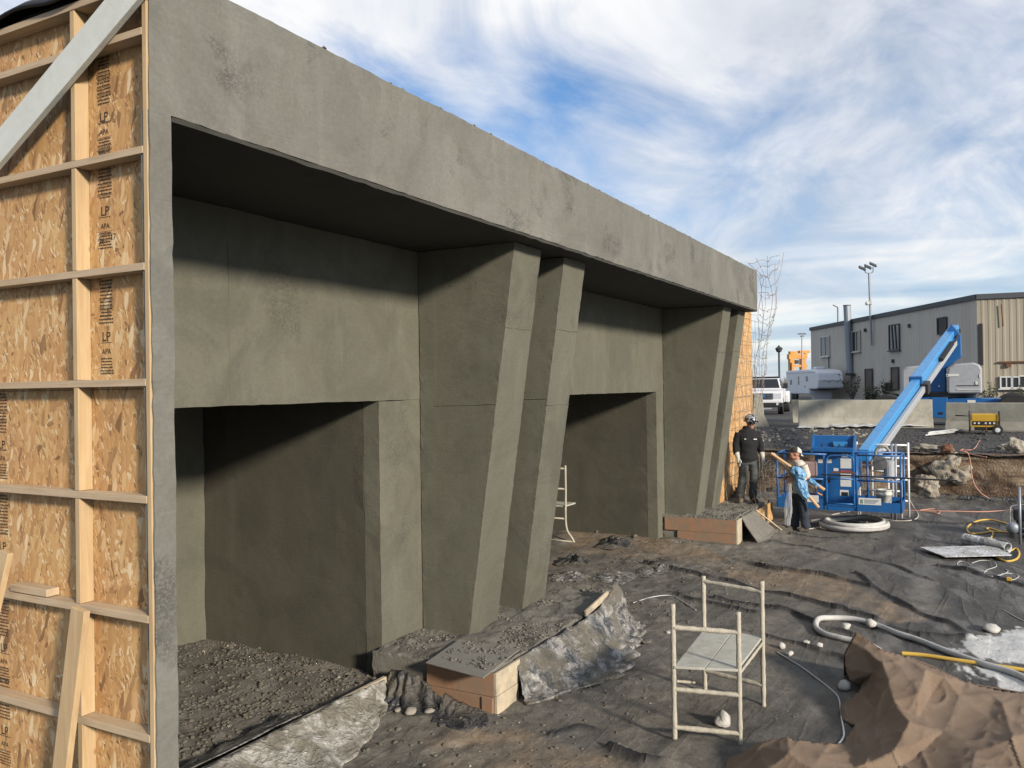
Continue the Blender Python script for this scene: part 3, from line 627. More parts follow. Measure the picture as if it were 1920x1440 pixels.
# grade stamps printed on the sheets
def text_mesh(body, size, M, name, mat, parent):
    cu = bpy.data.curves.new('t', 'FONT'); cu.body = body; cu.size = size; cu.align_x = 'CENTER'; cu.offset = size*0.012
    ob = bpy.data.objects.new('t', cu); COL.objects.link(ob); bpy.context.view_layer.update()
    me = bpy.data.meshes.new_from_object(ob.evaluated_get(bpy.context.evaluated_depsgraph_get()))
    bpy.data.objects.remove(ob); bpy.data.curves.remove(cu)
    mm = BASE.get(parent.name, Matrix()).inverted() @ M; me.transform(mm); me.name = name
    o = bpy.data.objects.new(name, me); COL.objects.link(o); me.materials.clear(); me.materials.append(MATS[mat]); o.parent = parent; BASE[o.name] = BASE.get(parent.name, Matrix()); return o
def on_osb(y, z): return Matrix.Translation((XO-0.0015, y, z)) @ Matrix(((0, 0, -1, 0), (-1, 0, 0, 0), (0, 1, 0, 0), (0, 0, 0, 1)))
rs = random.Random(3)
def stamp(y, z):
    text_mesh('LP', 0.075, on_osb(y, z), 'stamp', 'ink', bld); text_mesh('APA', 0.042, on_osb(y, z-0.075), 'stamp', 'ink', bld)
    m = MB()
    for z0, z1, h in ((z+0.10, z+0.36, 0.020), (z-0.012, z-0.016, 0.01), (z-0.19, z-0.095, 0.017)):
        q = z0
        while q < z1 or q == z0:
            w = rs.uniform(0.045, 0.062); x = -w
            while x < w:
                l = rs.uniform(0.004, 0.014); m.box(XO-0.0014, XO-0.0004, y+x, y+min(w, x+l), q, q+h*rs.uniform(0.35, 0.55)); x += l+rs.uniform(0.002, 0.006)
            if rs.random() < 0.28: m.box(XO-0.0014, XO-0.0004, y-0.066, y+0.066, q+h*0.72, q+h*0.80)
            q += h
    tag(m.build('stamp_lines', 'ink', bld), kind='stuff')
for z in (4.56, 4.02, 3.30): stamp(onX(197, 400, XO).y, z)
text_mesh('26', 0.05, on_osb(onX(190, 400, XO).y, 3.86), 'stamp', 'ink', bld); text_mesh('17', 0.05, on_osb(onX(212, 400, XO).y, 3.875), 'stamp', 'ink', bld)
for z in (2.66, 2.02, 1.38, 0.86): stamp(onX(4, 900, XO).y, z)
# ---------------------------------------------------------------- loose timber on the end wall
def board(name, a, b, w, h, mat, label, cat, up=(0, 0, 1), group=None):
    m = MB(); m.bar(a, b, w, h, up); return tag(m.build(name, mat, bevel=0.003), label, cat, group)
board('leaning_board', (2.985, 4.385, 1.80), (2.945, 4.63, 0.28), 0.038, 0.12, 'pine_upright', 'pale pine board leaning across the lower battens of the timber end wall', 'board', (0, 1, 0))
board('leaning_board', (3.0, 5.10, 2.06), (2.93, 5.23, 1.45), 0.038, 0.09, 'pine_upright', 'short pine board propped beside the grade stamps of the end wall', 'board', (0, 1, 0))
m = MB(); m.box(3.052, 3.135, 4.80, 5.16, 1.803, 1.848); tag(m.build('wood_block', 'pine_level', bevel=0.004), 'short pine offcut lying on a batten of the end wall', 'offcut')

# ---------------------------------------------------------------- rubble, clods and splatter (too many to count)
ICO_V = []; t_ = (1+5**0.5)/2
for a, b in ((-1, t_), (1, t_), (-1, -t_), (1, -t_)): ICO_V += [Vector((a, b, 0)), Vector((0, a, b)), Vector((b, 0, a))]
import bmesh
_bm = bmesh.new(); bmesh.ops.create_icosphere(_bm, subdivisions=1, radius=1.0); _bm.verts.ensure_lookup_table()
IV = [v.co.copy() for v in _bm.verts]; IF = [tuple(v.index for v in f.verts) for f in _bm.faces]; _bm.free()
_bm = bmesh.new(); bmesh.ops.create_icosphere(_bm, subdivisions=2, radius=1.0); _bm.verts.ensure_lookup_table()
IV2 = [v.co.copy() for v in _bm.verts]; IF2 = [tuple(v.index for v in f.verts) for f in _bm.faces]; _bm.free()
IV = np.array([tuple(v) for v in IV])
def clods(name, pts, sizes, mat, label, cat, parent=None, seed=0, flat=0.6):
    rg = np.random.default_rng(seed); pts = np.array(pts); n = len(pts); k = len(IV)
    V = IV[None]*(1+0.32*rg.standard_normal((n, k, 1)))*np.array(sizes)[:, None, None]*rg.uniform(0.7, 1.35, (n, 1, 3))
    V[..., 2] *= flat; a = rg.uniform(0, 6.28, n); c, s = np.cos(a)[:, None], np.sin(a)[:, None]
    X = V[..., 0]*c-V[..., 1]*s; Y = V[..., 0]*s+V[..., 1]*c; V = np.stack([X, Y, V[..., 2]], -1)+pts[:, None]
    F = (np.array(IF)[None]+(np.arange(n)*k)[:, None, None]).reshape(-1, 3); V = V.reshape(-1, 3)
    me = bpy.data.meshes.new(name); me.vertices.add(len(V)); me.vertices.foreach_set('co', V.ravel()); me.loops.add(F.size); me.loops.foreach_set('vertex_index', F.ravel())
    me.polygons.add(len(F)); me.polygons.foreach_set('loop_start', np.arange(0, F.size, 3)); me.update(calc_edges=True); me.polygons.foreach_set('use_smooth', [True]*len(F)); me.materials.append(MATS[mat])
    o = bpy.data.objects.new(name, me); COL.objects.link(o)
    if parent is not None: o.parent = parent; o.matrix_parent_inverse = BASE[parent.name].inverted()
    return tag(o, label, cat, None, 'stuff')
R = np.random.default_rng(5)
def field(n, x0, x1, y0, y1, smin, smax, pw=2.5, keep=None, zf=None):
    x = R.uniform(x0, x1, n); y = R.uniform(y0, y1, n)
    if keep is not None: k = keep(x, y); x, y = x[k], y[k]
    z = pit_h(x, y) if zf is None else zf(x, y)
    s = smin+(smax-smin)*R.uniform(0, 1, len(x))**pw
    return np.stack([x, y, z+s*0.15], -1), s
off_build = lambda x, y: ~((y > 5.2) & ((x > 6.9) & (x < 10.14) | (x > 15.5)))
p, s = field(9000, 3.7, 6.9, 5.0, 7.8, 0.004, 0.026, 3.6); clods('rubble', p, s, 'rubble', 'grey crumbled rubble covering the floor of the first recess', 'rubble', seed=1)
p, s = field(170, 3.7, 6.9, 5.0, 7.8, 0.004, 0.03, 4); clods('rubble', p, s, 'rubble_pale', 'scattered pale gravel among the rubble in the first recess', 'gravel', seed=2)
mask2 = lambda x, y: (fbm(x*0.9, y*0.9, 3, 301) > 0.47) & ~((y > 3.85) & (x > 6.7) & (x < 10.0)) & ~((y > 3.85) & (x > 15.7) & (x < 18.9)) & off_build(x, y)
p, s = field(5000, 4.4, 19.5, 2.6, 5.6, 0.004, 0.024, 4.0, mask2); clods('mud_clods', p, s, 'rubble', 'small mud clods strewn along the foot of the concrete building', 'mud', seed=3)
p, s = field(700, 5.0, 18.0, -0.8, 3.0, 0.003, 0.012, 3.0, lambda x, y: fbm(x*0.7, y*0.9, 3, 303) > 0.5); clods('mud_crumbs', p, s, 'rubble', 'fine mud crumbs scattered over the dark liner', 'mud', seed=4)
p, s = field(500, 4.6, 19.0, 2.4, 5.0, 0.004, 0.016, 3.0, mask2); clods('concrete_chips', p, s, 'rubble_pale', 'pale concrete chips scattered on the mud near the building', 'chips', seed=5)
def ontop(P): return lambda x, y: P[4]+0.045*np.array([mn.fractal(Vector((a*3, b*3, 2.0 if P is P1 else 7.0)), 1.0, 2.0, 4) for a, b in zip(x, y)])
for P, pl, mask, sd in ((P1, pl1, lambda x, y: ~((y > 4.62) & ((x > 7.55) & (x < 8.3) | (x > 8.75) & (x < 9.5))), 6), (P2, pl2, lambda x, y: ~((y > 4.6) & (x > 15.85) & (x < 17.75)), 7)):
    p, s = field(4200 if sd == 6 else 1800, P[0]+0.05, P[1]-0.02, P[2]+0.05, P[3]-0.05, 0.004, 0.021, 3.0, lambda x, y: mask(x, y) & (fbm(x*2.4, y*2.4, 3, 300+sd) > 0.50), ontop(P))
    o = clods('rebound_crumbs', p, s, 'mortar', None, None, pl1 if sd == 6 else pl2, seed=sd)
p, s = field(2600, 24.7, 31.5, -2.5, 8, 0.01, 0.06, 3.5, None, lambda x, y: lot_h(x, y)); clods('gravel', p, s, 'dark_gravel', 'dark loose gravel on the ground above the bank', 'gravel', seed=8)
p, s = field(260, 25.0, 31.5, 3.0, 8, 0.02, 0.09, 2.5, None, lambda x, y: lot_h(x, y)); clods('gravel', p, s, 'rubble_pale', 'pale broken stones in front of the concrete barriers', 'stones', seed=9)

# ---------------------------------------------------------------- curb board, drapes and boards at the plinths
cb = thing('curb_form', 'timber curb board across the first recess under pale plastic', 'form board', (5.0, 5.0, 0))
m = MB(); m.bar((3.4, 5.0, 0.10), (6.55, 5.0, 0.11), 0.04, 0.26); m.build('board', 'form_edge', cb, bevel=0.004)
m = MB(); m.bar((6.56, 5.02, 0.06), (6.68, 5.06, 0.06), 0.04, 0.2); m.build('end_block', 'form_ply', cb, bevel=0.004)
def drape(name, top, bot, label, mat, nu=90, nv=22, fold=0.05, sag=0.3, fr=9.0, seed=0.0, lift=None, cat='plastic sheet', thick=0.006):
    T, B = smoothpath(top, 12), smoothpath(bot, 12)
    def at(L, u): k = u*(len(L)-1); i = min(int(k), len(L)-2); return L[i].lerp(L[i+1], k-i)
    def fn(u, v):
        p = at(T, u).lerp(at(B, u), v); nrm = (at(B, u)-at(T, u)); out = Vector((nrm.x, nrm.y, 0)); out = out.normalized() if out.length > 1e-4 else Vector((0, -1, 0))
        w = math.sin(math.pi*min(1, v*1.05))
        f = abs(math.sin(u*fr*math.pi+2.5*mn.noise(Vector((u*4, v*1.2, seed)))))**1.6-0.45
        p = p + out*(fold*f*(0.25+0.75*v)) - Vector((0, 0, 1))*sag*w*(at(T, u).z-at(B, u).z)*0.5
        p += Vector((0, 0, 0.6))*fold*f*v*0.6 + mn.noise_vector(Vector((u*13, v*7, seed+3)))*fold*0.28
        if lift: p.z += lift(u, v)
        p.z = max(p.z, gz(p.x, p.y)+0.004); return p
    m = MB(); m.grid(fn, nu, nv); return tag(m.build(name, mat, smooth=True, solid=thick), label, cat)
drape('plastic_sheet', [(3.5, 4.99, 0.26), (4.6, 4.98, 0.25), (5.4, 4.96, 0.26), (6.15, 4.97, 0.24), (6.5, 4.96, 0.22)], [(3.6, 4.35, 0.03), (4.6, 4.25, 0.03), (5.3, 4.42, 0.02), (5.9, 4.62, 0.02), (6.4, 4.82, 0.04)],
      'pale mud-smeared plastic draped over the curb board', 'plastic_pale', 130, 20, 0.06, 0.25, 8.0, 1.0)
drape('plastic_sheet', [(3.5, 5.0, 0.27), (4.4, 5.01, 0.265), (5.4, 5.0, 0.27)], [(3.5, 5.35, 0.19), (4.5, 5.3, 0.17), (5.5, 5.28, 0.2)], 'dark muddy plastic flap lying on the rubble behind the curb board', 'membrane', 70, 8, 0.03, 0.1, 7.0, 4.0)
drape('liner_drape', [(7.12, 3.86, 0.40), (7.6, 3.85, 0.40), (8.2, 3.84, 0.42), (8.6, 3.83, 0.41), (9.0, 3.82, 0.44), (9.35, 3.80, 0.55), (9.58, 3.80, 0.63), (9.85, 3.84, 0.36)],
      [(6.98, 3.68, 0.02), (7.6, 3.42, 0.02), (8.2, 3.20, 0.02), (8.8, 3.30, 0.02), (9.2, 3.40, 0.02), (9.5, 3.48, 0.02), (9.8, 3.55, 0.02), (10.1, 3.75, 0.0)],
      'silvery black liner draped over the front of the first plinth and peaked at its end', 'membrane', 170, 26, 0.085, 0.55, 10.0, 2.0)
drape('liner_drape', [(6.62, 4.55, 0.22), (6.60, 4.75, 0.30), (6.63, 4.95, 0.28), (6.7, 5.12, 0.2)], [(6.38, 4.0, 0.02), (6.25, 4.5, 0.02), (6.2, 4.9, 0.02), (6.3, 5.15, 0.03)], 'crumpled black liner bunched beside the plywood form of the first plinth', 'membrane_black', 80, 20, 0.09, 0.3, 5.0, 6.0)
drape('liner_drape', [(6.60, 4.35, 0.16), (6.62, 4.1, 0.09), (6.6, 3.9, 0.05)], [(6.22, 4.25, 0.02), (6.2, 3.95, 0.02), (6.4, 3.75, 0.01)], 'flap of black liner lying at the foot of the plywood form', 'membrane_black', 50, 12, 0.05, 0.2, 3.0, 9.0)
drape('liner_drape', [(16.1, 3.86, 0.5), (16.6, 3.85, 0.5), (17.1, 3.84, 0.5)], [(16.0, 3.52, 0.03), (16.6, 3.42, 0.03), (17.5, 3.45, 0.03)], 'mortar-coated sheet sloping down from the second plinth', 'mortar', 50, 14, 0.03, 0.1, 2.0, 12.0, thick=0.02, cat='sheet')
m = MB(); m.bar((17.12, 3.82, 0.5), (17.55, 3.4, 0.05), 0.05, 0.02); tag(m.build('lath', 'form_edge'), 'thin pale lath leaning on the second plinth', 'lath')
m = MB(); q = [onz(*p_, z_) for p_, z_ in (((800, 1247), .40), ((905, 1271), .40), ((1028, 1192), .425), ((905, 1165), .44))]; q = [onz(798, 1244, 0.425), onz(906, 1273, 0.42), onz(975, 1219, 0.43), onz(862, 1200, 0.435)]
m.add([a+Vector((0, 0, z)) for z in (0, 0.012) for a in q], [(3, 2, 1, 0), (4, 5, 6, 7), (0, 1, 5, 4), (1, 2, 6, 5), (2, 3, 7, 6), (3, 0, 4, 7)])
tag(m.build('cement_board', 'cement_board', bevel=0.003), 'thin grey board jutting out over the corner of the first plinth', 'board')
x_ = R.uniform(6.35, 7.3, 900); y_ = R.uniform(3.8, 4.7, 900); k_ = inpoly(x_, y_, [tuple(v)[:2] for v in q]) & (fbm(x_*5, y_*5, 3, 77) > 0.45) & (segdist(x_, y_, [tuple(q[0])[:2], tuple(q[1])[:2]]) > 0.16)
s_ = 0.004+0.016*R.uniform(0, 1, k_.sum())**2.5; clods('mortar_crumbs', np.stack([x_[k_], y_[k_], 0.446+0*x_[k_]], -1), s_, 'mortar', 'mortar crumbs lying on the thin grey board at the first plinth', 'mortar', seed=41)
# timber edge showing through the mortar on the plinth
m = MB(); m.bar((8.75, 3.86, 0.44), (9.35, 3.83, 0.54), 0.03, 0.07); tag(m.build('timber_edge', 'form_edge', bevel=0.006), 'splintered pale timber edge showing above the draped liner', 'timber')
def crumple(name, c, rx, ry, h, label, mat, seed, cat='liner scrap'):
    def fn(u, v):
        a = 2*math.pi*u; r = v; x = rx*r*math.cos(a); y = ry*r*math.sin(a)
        n = abs(mn.noise(Vector((x*6, y*6, seed))))+0.5*abs(mn.noise(Vector((x*14, y*14, seed))))
        z = h*(1-r**1.5)*(0.35+1.5*n)
        k = 1+0.35*mn.noise(Vector((math.cos(a)*1.5, math.sin(a)*1.5, seed+5)))
        X, Y = c[0]+x*k, c[1]+y*k; return Vector((X, Y, max(gz(X, Y), gz(c[0], c[1])-0.03)+z+0.005))
    m = MB(); m.grid(fn, 44, 14); return tag(m.build(name, mat, smooth=True), label, cat)
p_ = onz(1075, 1055); crumple('liner_scrap', p_, 0.42, 0.28, 0.11, 'black crumpled liner scrap beside the second pillar', 'membrane_black', 3)
p_ = onz(1150, 1025); crumple('liner_scrap', p_, 0.5, 0.32, 0.10, 'black crumpled liner scrap near the steel frame in the second recess', 'membrane_black', 8)
p_ = onz(1065, 1085); crumple('liner_scrap', p_, 0.35, 0.3, 0.07, 'muddy grey liner scrap on the plinth side of the black one', 'membrane', 13)
p_ = onz(1150, 1085); crumple('liner_scrap', p_, 0.5, 0.3, 0.05, 'flattened muddy liner scrap between the two plinths', 'membrane', 17)
p_ = onz(1225, 1070); crumple('liner_scrap', p_, 0.5, 0.25, 0.05, 'muddy folded liner scrap on the sandy strip', 'membrane', 23)
# burlap tarp over a heap
from mathutils.geometry import delaunay_2d_cdt
# corners and creases of the cloth: where each shows in the photograph and how high it stands above the pit floor
TC = [((1604, 1182), .50), ((1651, 1216), .41), ((1667, 1276), .34), ((1676, 1312), .27), ((1737, 1256), .35), ((1746, 1300), .19), ((1719, 1346), .18), ((1705, 1352), .25), ((1582, 1227), .30), ((1592, 1276), .10), ((1613, 1286), .05),
      ((1637, 1262), .24), ((1606, 1298), .08), ((1575, 1321), .05), ((1578, 1350), .03), ((1607, 1360), .07), ((1580, 1390), .02), ((1600, 1405), .05), ((1557, 1391), .12), ((1499, 1385), .19), ((1477, 1378), .21), ((1412, 1393), .14), ((1362, 1422), .02),
      ((1676, 1408), .20), ((1690, 1440), .10), ((1708, 1231), .33), ((1809, 1278), .17), ((1920, 1297), .09), ((1800, 1306), .20), ((1850, 1345), .15), ((1900, 1384), .22), ((1770, 1370), .14), ((1830, 1410), .18), ((1920, 1440), .15), ((1640, 1330), .17), ((1650, 1366), .12),
      ((1520, 1440), .21), ((1440, 1440), .16), ((1600, 1440), .11), ((1880, 1320), .17), ((1340, 1470), .01), ((1325, 1570), .02), ((1450, 1560), .22), ((1620, 1560), .2), ((1800, 1570), .22), ((1990, 1560), .15), ((2080, 1420), .04), ((2040, 1325), .03),
      ((1690, 1250), .36), ((1655, 1245), .36), ((1620, 1215), .40), ((1480, 1410), .25), ((1540, 1415), .18), ((1770, 1268), .29), ((1724, 1300), .31), ((1860, 1300), .16)]
TPX = [c_[0] for c_ in TC]; TPW = [onz(*c_[0], c_[1]) for c_ in TC]
TOUT = [(1604, 1182), (1596, 1200), (1582, 1227), (1584, 1252), (1592, 1276), (1613, 1286), (1607, 1297), (1590, 1310), (1575, 1321), (1578, 1350), (1602, 1360), (1586, 1378), (1580, 1390), (1560, 1391), (1530, 1387), (1499, 1385), (1477, 1378), (1412, 1393), (1362, 1422), (1340, 1470), (1325, 1570), (1450, 1560), (1620, 1560), (1800, 1570), (1990, 1560), (2080, 1420), (2040, 1325), (1920, 1297), (1809, 1278), (1760, 1252), (1708, 1231), (1651, 1216), (1630, 1200)]
TPX += [(1760, 1252), (1630, 1200), (1596, 1200), (1584, 1252)]; TPW += [onz(1760, 1252, .25), onz(1630, 1200, .45), onz(1596, 1200, .42), onz(1584, 1252, .2)]
gx_, gy_ = np.meshgrid(np.arange(1322, 2082, 2.6), np.arange(1181, 1572, 2.6)); W3 = np.full(gx_.shape+(3,), np.nan)
jx_, jy_ = gx_+5*(fbm(gx_/40, gy_/40, 2, 421)-0.5), gy_+5*(fbm(gx_/40, gy_/40, 2, 423)-0.5)
tri = delaunay_2d_cdt([Vector(p_) for p_ in TPX], [], [], 0, 1e-3)
for fc in tri[2]:
    I3 = [tri[3][i][0] for i in fc]; (x0, y0), (x1, y1), (x2, y2) = [TPX[i] for i in I3]; dn = (y1-y2)*(x0-x2)+(x2-x1)*(y0-y2)
    if abs(dn) < 1e-6: continue
    l0 = ((y1-y2)*(jx_-x2)+(x2-x1)*(jy_-y2))/dn; l1 = ((y2-y0)*(jx_-x2)+(x0-x2)*(jy_-y2))/dn; l2 = 1-l0-l1; k_ = (l0 >= -0.03) & (l1 >= -0.03) & (l2 >= -0.03) & np.isnan(W3[..., 0])
    pos = l0[..., None]*np.array(TPW[I3[0]])+l1[..., None]*np.array(TPW[I3[1]])+l2[..., None]*np.array(TPW[I3[2]]); pos[..., 2] -= 0.045*np.clip(l0*l1+l1*l2+l2*l0, 0, 1)
    W3[k_] = pos[k_]
keep = ~np.isnan(W3[..., 0]) & inpoly(gx_+2*(fbm(gx_/9, gy_/9, 2, 91)-0.5), gy_, TOUT); X, Y, Z = W3[..., 0], W3[..., 1], W3[..., 2]; X, Y, Z = [np.where(keep, q_, 0) for q_ in (X, Y, Z)]
rg1 = 1-np.abs(2*fbm(X*1.6+Y*1.1, Y*3.2-X*0.6, 2, 415)-1); rg2 = 1-np.abs(2*fbm(X*4.1-Y*1.2, Y*4.4+X*1.1, 2, 419)-1)
Z = Z + 0.014*(rg1**10-0.15) + 0.005*(rg2**10-0.15) + 0.010*(fbm(X*3, Y*3, 2, 427)-0.5) + 0.002*(fbm(X*16, Y*16, 2, 417)-0.5)
Z = np.maximum(Z, pit_h(X, Y)+0.008)
idx = -np.ones(X.shape, int); idx[keep] = np.arange(keep.sum()); vs = np.stack([X, Y, Z], -1)[keep]; ny_, nx_ = X.shape
F = [(int(idx[j+1, i]), int(idx[j+1, i+1]), int(idx[j, i+1]), int(idx[j, i])) for j in range(ny_-1) for i in range(nx_-1) if keep[j, i] and keep[j, i+1] and keep[j+1, i+1] and keep[j+1, i]]
m = MB(); m.v = [Vector(v) for v in vs]; m.f = F
# the far side of the cloth falls steeply to the ground
bk_px = [((1582, 1227), .29), ((1596, 1200), .41), ((1604, 1183), .49), ((1630, 1201), .44), ((1651, 1217), .40), ((1708, 1232), .32), ((1760, 1253), .24), ((1809, 1279), .16), ((1920, 1298), .08), ((2040, 1326), .03)]
top_ = [onz(*p_, z_) for p_, z_ in bk_px]; n0 = len(m.v)
for p_ in top_: k_ = 1+0.24/math.hypot(p_.x, p_.y); m.v += [p_-Vector((0, 0, 0.004)), Vector((p_.x*(1+(k_-1)*0.35), p_.y*(1+(k_-1)*0.35), p_.z*0.45)), Vector((p_.x*k_, p_.y*k_, gz(p_.x*k_, p_.y*k_)+0.006))]
for i_ in range(len(top_)-1):
    for j_ in range(2): q_ = n0+3*i_+j_; m.f.append((q_, q_+1, q_+4, q_+3))
tag(m.build('burlap_tarp', 'burlap', smooth=True, solid=0.008), 'brown burlap tarp thrown over a peaked heap on the dark ground', 'tarp')

# ---------------------------------------------------------------- small work bench and access frame
bn = thing('work_platform', 'small mortar-crusted steel trestle with a two-board platform beside the burlap tarp', 'trestle', (7.5, 2.0, 0))
C4 = [(6.90, 2.24), (7.06, 1.73), (8.11, 2.32), (8.01, 1.74)]
def crust(pts, r, s): return [r*(1+0.25*mn.noise(Vector(p)*14+Vector((s, 0, 0)))+0.22*abs(mn.noise(Vector(p)*37+Vector((0, s, 0))))) for p in pts]
def ln(a, b, n=34): a, b = Vector(a), Vector(b); return [a.lerp(b, i/n) for i in range(n+1)]
HT = [1.12, 1.16, 0.95, 1.02]; HT = [onX(1265, 1133, 6.90).z, onX(1388, 1148, 7.06).z, onX(1318, 1080, 8.11).z, onX(1428, 1090, 8.01).z]
for i, (x, y) in enumerate(C4):
    m = MB(); pts = ln((x, y, gz(x, y)-0.02), (x, y, HT[i])); m.tube(pts, crust(pts, 0.021, i), 8); m.build('leg', 'scaffold_paint', bn, smooth=True)
for a, b, zs in ((0, 1, (0.94, 0.42, 0.10)), (2, 3, (HT[2]-0.07, 0.20))):
    for z in zs:
        m = MB(); pts = ln((*C4[a], z+0.02), (*C4[b], z)); m.tube(pts, crust(pts, 0.020, z), 8); m.build('rung', 'scaffold_paint', bn, smooth=True)
for a, b in ((0, 2), (1, 3)):
    m = MB(); pts = ln((*C4[a], 0.595), (*C4[b], 0.595)); m.tube(pts, crust(pts, 0.013, a), 8); m.build('side_rail', 'scaffold_paint', bn, smooth=True)
A, B, Cc, D = [Vector((*c, 0.62)) for c in C4]
for u0, u1 in ((0.02, 0.495), (0.505, 0.985)):
    p0, p1, p2, p3 = A.lerp(B, u0), A.lerp(B, u1), Cc.lerp(D, u1), Cc.lerp(D, u0); e = (p3-p0).normalized()*0.03
    q = [p0-e, p1-e, p2+e, p3+e]; m = MB(); m.add([v+Vector((0, 0, z)) for z in (0, 0.022) for v in q], [(3, 2, 1, 0), (4, 5, 6, 7), (0, 1, 5, 4), (1, 2, 6, 5), (2, 3, 7, 6), (3, 0, 4, 7)])
    m.build('platform_board', 'scaffold_plank', bn, bevel=0.004)
m = MB(); pts = ln((6.93, 2.22, 0.50), (7.35, 2.2, 0.36)); m.tube(pts, crust(pts, 0.012, 5), 8); m.build('brace', 'scaffold_paint', bn, smooth=True)
fr_ = thing('access_frame', 'narrow rusty-white steel ladder frame standing in the second recess', 'ladder', tuple(onz(1080, 1018, 0.02)))
xF, yF = onz(1078, 1018, 0.03).x, onz(1078, 1018, 0.03).y
zt_ = onX(1068, 873, xF).z; yv = lambda u: yF+0.25+u*0.75
for k, y in enumerate((yF+0.18, yF+0.95)):
    m = MB(); pts = smoothpath([(xF, y-0.18 if k == 0 else y+0.1, 0.0), (xF, y-0.12 if k == 0 else y+0.08, 0.12), (xF, y, 0.34), (xF, y, 1.0), (xF, y, zt_)], 5); m.tube(pts, 0.022, 8); m.build('rail', 'scaffold_paint', fr_, smooth=True)
for z in (zt_-0.06, zt_-0.45, zt_-1.02, 0.05):
    m = MB(); m.tube([(xF, yF+0.18 if z > 0.2 else yF, z), (xF, yF+0.95, z)], 0.016, 8); m.build('rung', 'scaffold_paint', fr_, smooth=True)
m = MB(); m.box(xF, xF+0.5, yF+0.2, yF+0.93, zt_-0.80, zt_-0.77); m.build('platform_board', 'scaffold_plank', fr_, bevel=0.003)

# ---------------------------------------------------------------- hoses, cords, wires and scraps on the pit floor
def hose(name, pix, r, mat, label, cat, n=10, z=None, closed=False, sides=8):
    P = []
    for q in pix:
        zz_ = q[2] if len(q) > 2 else 0.0; w = onz(q[0], q[1], zz_); P.append(Vector((w.x, w.y, zz_+(gz(w.x, w.y) if (len(q) < 3 and w.x < 24.2) else 0)+r*0.9)))
    m = MB(); m.tube(smoothpath(P, n, closed), r, sides, closed); return tag(m.build(name, mat, smooth=True), label, cat)
hose('hose', [(1960, 1296), (1900, 1268), (1842, 1250), (1780, 1228), (1720, 1205), (1680, 1192), (1645, 1176), (1600, 1165), (1560, 1163), (1535, 1170), (1530, 1180), (1545, 1192), (1572, 1200), (1600, 1206), (1625, 1213), (1650, 1226)], 0.035, 'pale_hose', 'thick pale grey hose looped behind the burlap tarp', 'hose')
hose('hose', [(1960, 1266), (1860, 1252), (1780, 1240), (1730, 1232), (1690, 1228)], 0.022, 'yellow_hose', 'yellow hose running out from behind the burlap tarp', 'hose')
hose('hose', [(1650, 1178), (1700, 1196), (1760, 1216)], 0.012, 'yellow_hose', 'thin yellow line lying along the thick grey hose', 'hose')
# coiled pale hose near the basket
c0 = onz(1603, 990); m = MB(); pts = []
for k in range(150):
    a = k/150*2*math.pi*3.0; tt = k/150; rr = 0.66-0.10*tt+0.03*math.sin(a*1.3); pts.append(Vector((c0.x+rr*1.05*math.cos(a), c0.y+rr*0.98*math.sin(a), 0.05+0.055*tt*2+gz(c0.x, c0.y))))
pts += [pts[-1]+Vector((-0.3, 0.45, -0.05)), pts[-1]+Vector((-0.55, 0.95, -0.08))]
m.tube(pts, 0.048, 10); tag(m.build('hose_coil', 'pale_hose', smooth=True), 'coil of thick white hose on the ground in front of the lift basket', 'hose')
hose('cord', [(1700, 928, .35), (1712, 950), (1722, 968), (1712, 978), (1680, 978), (1650, 976), (1610, 984), (1580, 990), (1555, 992), (1545, 980), (1560, 968), (1600, 960)], 0.012, 'pale_cord', 'pale cord hanging from the lift basket and looping by the hose coil', 'cord')
hose('cord', [(1500, 995), (1530, 990), (1552, 984)], 0.012, 'pale_cord', 'short pale cord beside the boots of the worker with the cap', 'cord')
hose('cord', [(1680, 957), (1730, 960), (1760, 964), (1755, 957), (1725, 959), (1790, 961), (1850, 961), (1935, 955)], 0.012, 'orange_cord', 'pinkish extension cord lying across the liner behind the white board', 'cord')
hose('hose', [(1890, 984), (1860, 976), (1835, 977), (1815, 988), (1817, 1000), (1835, 1002), (1860, 998), (1895, 1000)], 0.018, 'yellow_hose', 'yellow air hose looped beside the compressor', 'hose')
hose('hose', [(1880, 998), (1860, 992), (1850, 992), (1862, 1000), (1858, 1008)], 0.016, 'yellow_hose', 'short curl of yellow air hose behind the white roll', 'hose')
hose('hose', [(1862, 1042), (1885, 1052), (1905, 1049), (1911, 1040), (1906, 1030), (1895, 1033), (1880, 1033)], 0.018, 'yellow_hose', 'yellow air hose curling round the corner of the white board', 'hose')
hose('wire', [(1802, 1068), (1795, 1060), (1800, 1054), (1815, 1057), (1830, 1070), (1850, 1072), (1826, 1068), (1798, 1062), (1808, 1070)], 0.006, 'white_wire', 'thin white wire loops by the white board', 'wire')
hose('wire', [(1822, 1056), (1840, 1050), (1862, 1052), (1868, 1062), (1850, 1070), (1846, 1078), (1860, 1085), (1880, 1080), (1890, 1072), (1886, 1068)], 0.006, 'white_wire', 'long thin white wire looping over the dark liner', 'wire')
hose('wire', [(1880, 1078), (1876, 1084), (1885, 1088), (1900, 1088), (1910, 1082), (1900, 1077), (1885, 1077)], 0.006, 'white_wire', 'small thin white wire ring near the yellow clip', 'wire')
hose('cord', [(1456, 1225), (1500, 1252), (1545, 1284), (1570, 1306), (1576, 1330), (1578, 1352), (1582, 1385), (1572, 1400)], 0.008, 'white_wire', 'thin white cord running past the trestle to the burlap tarp', 'cord')
hose('cord', [(1187, 1131), (1225, 1121), (1258, 1119), (1280, 1130), (1305, 1146)], 0.007, 'white_wire', 'thin white cord between the draped liner and the trestle', 'cord')
hose('wire', [(1880, 1145), (1920, 1165), (1950, 1172)], 0.006, 'white_wire', 'thin pale wire crossing the dusty liner above the slurry', 'wire')
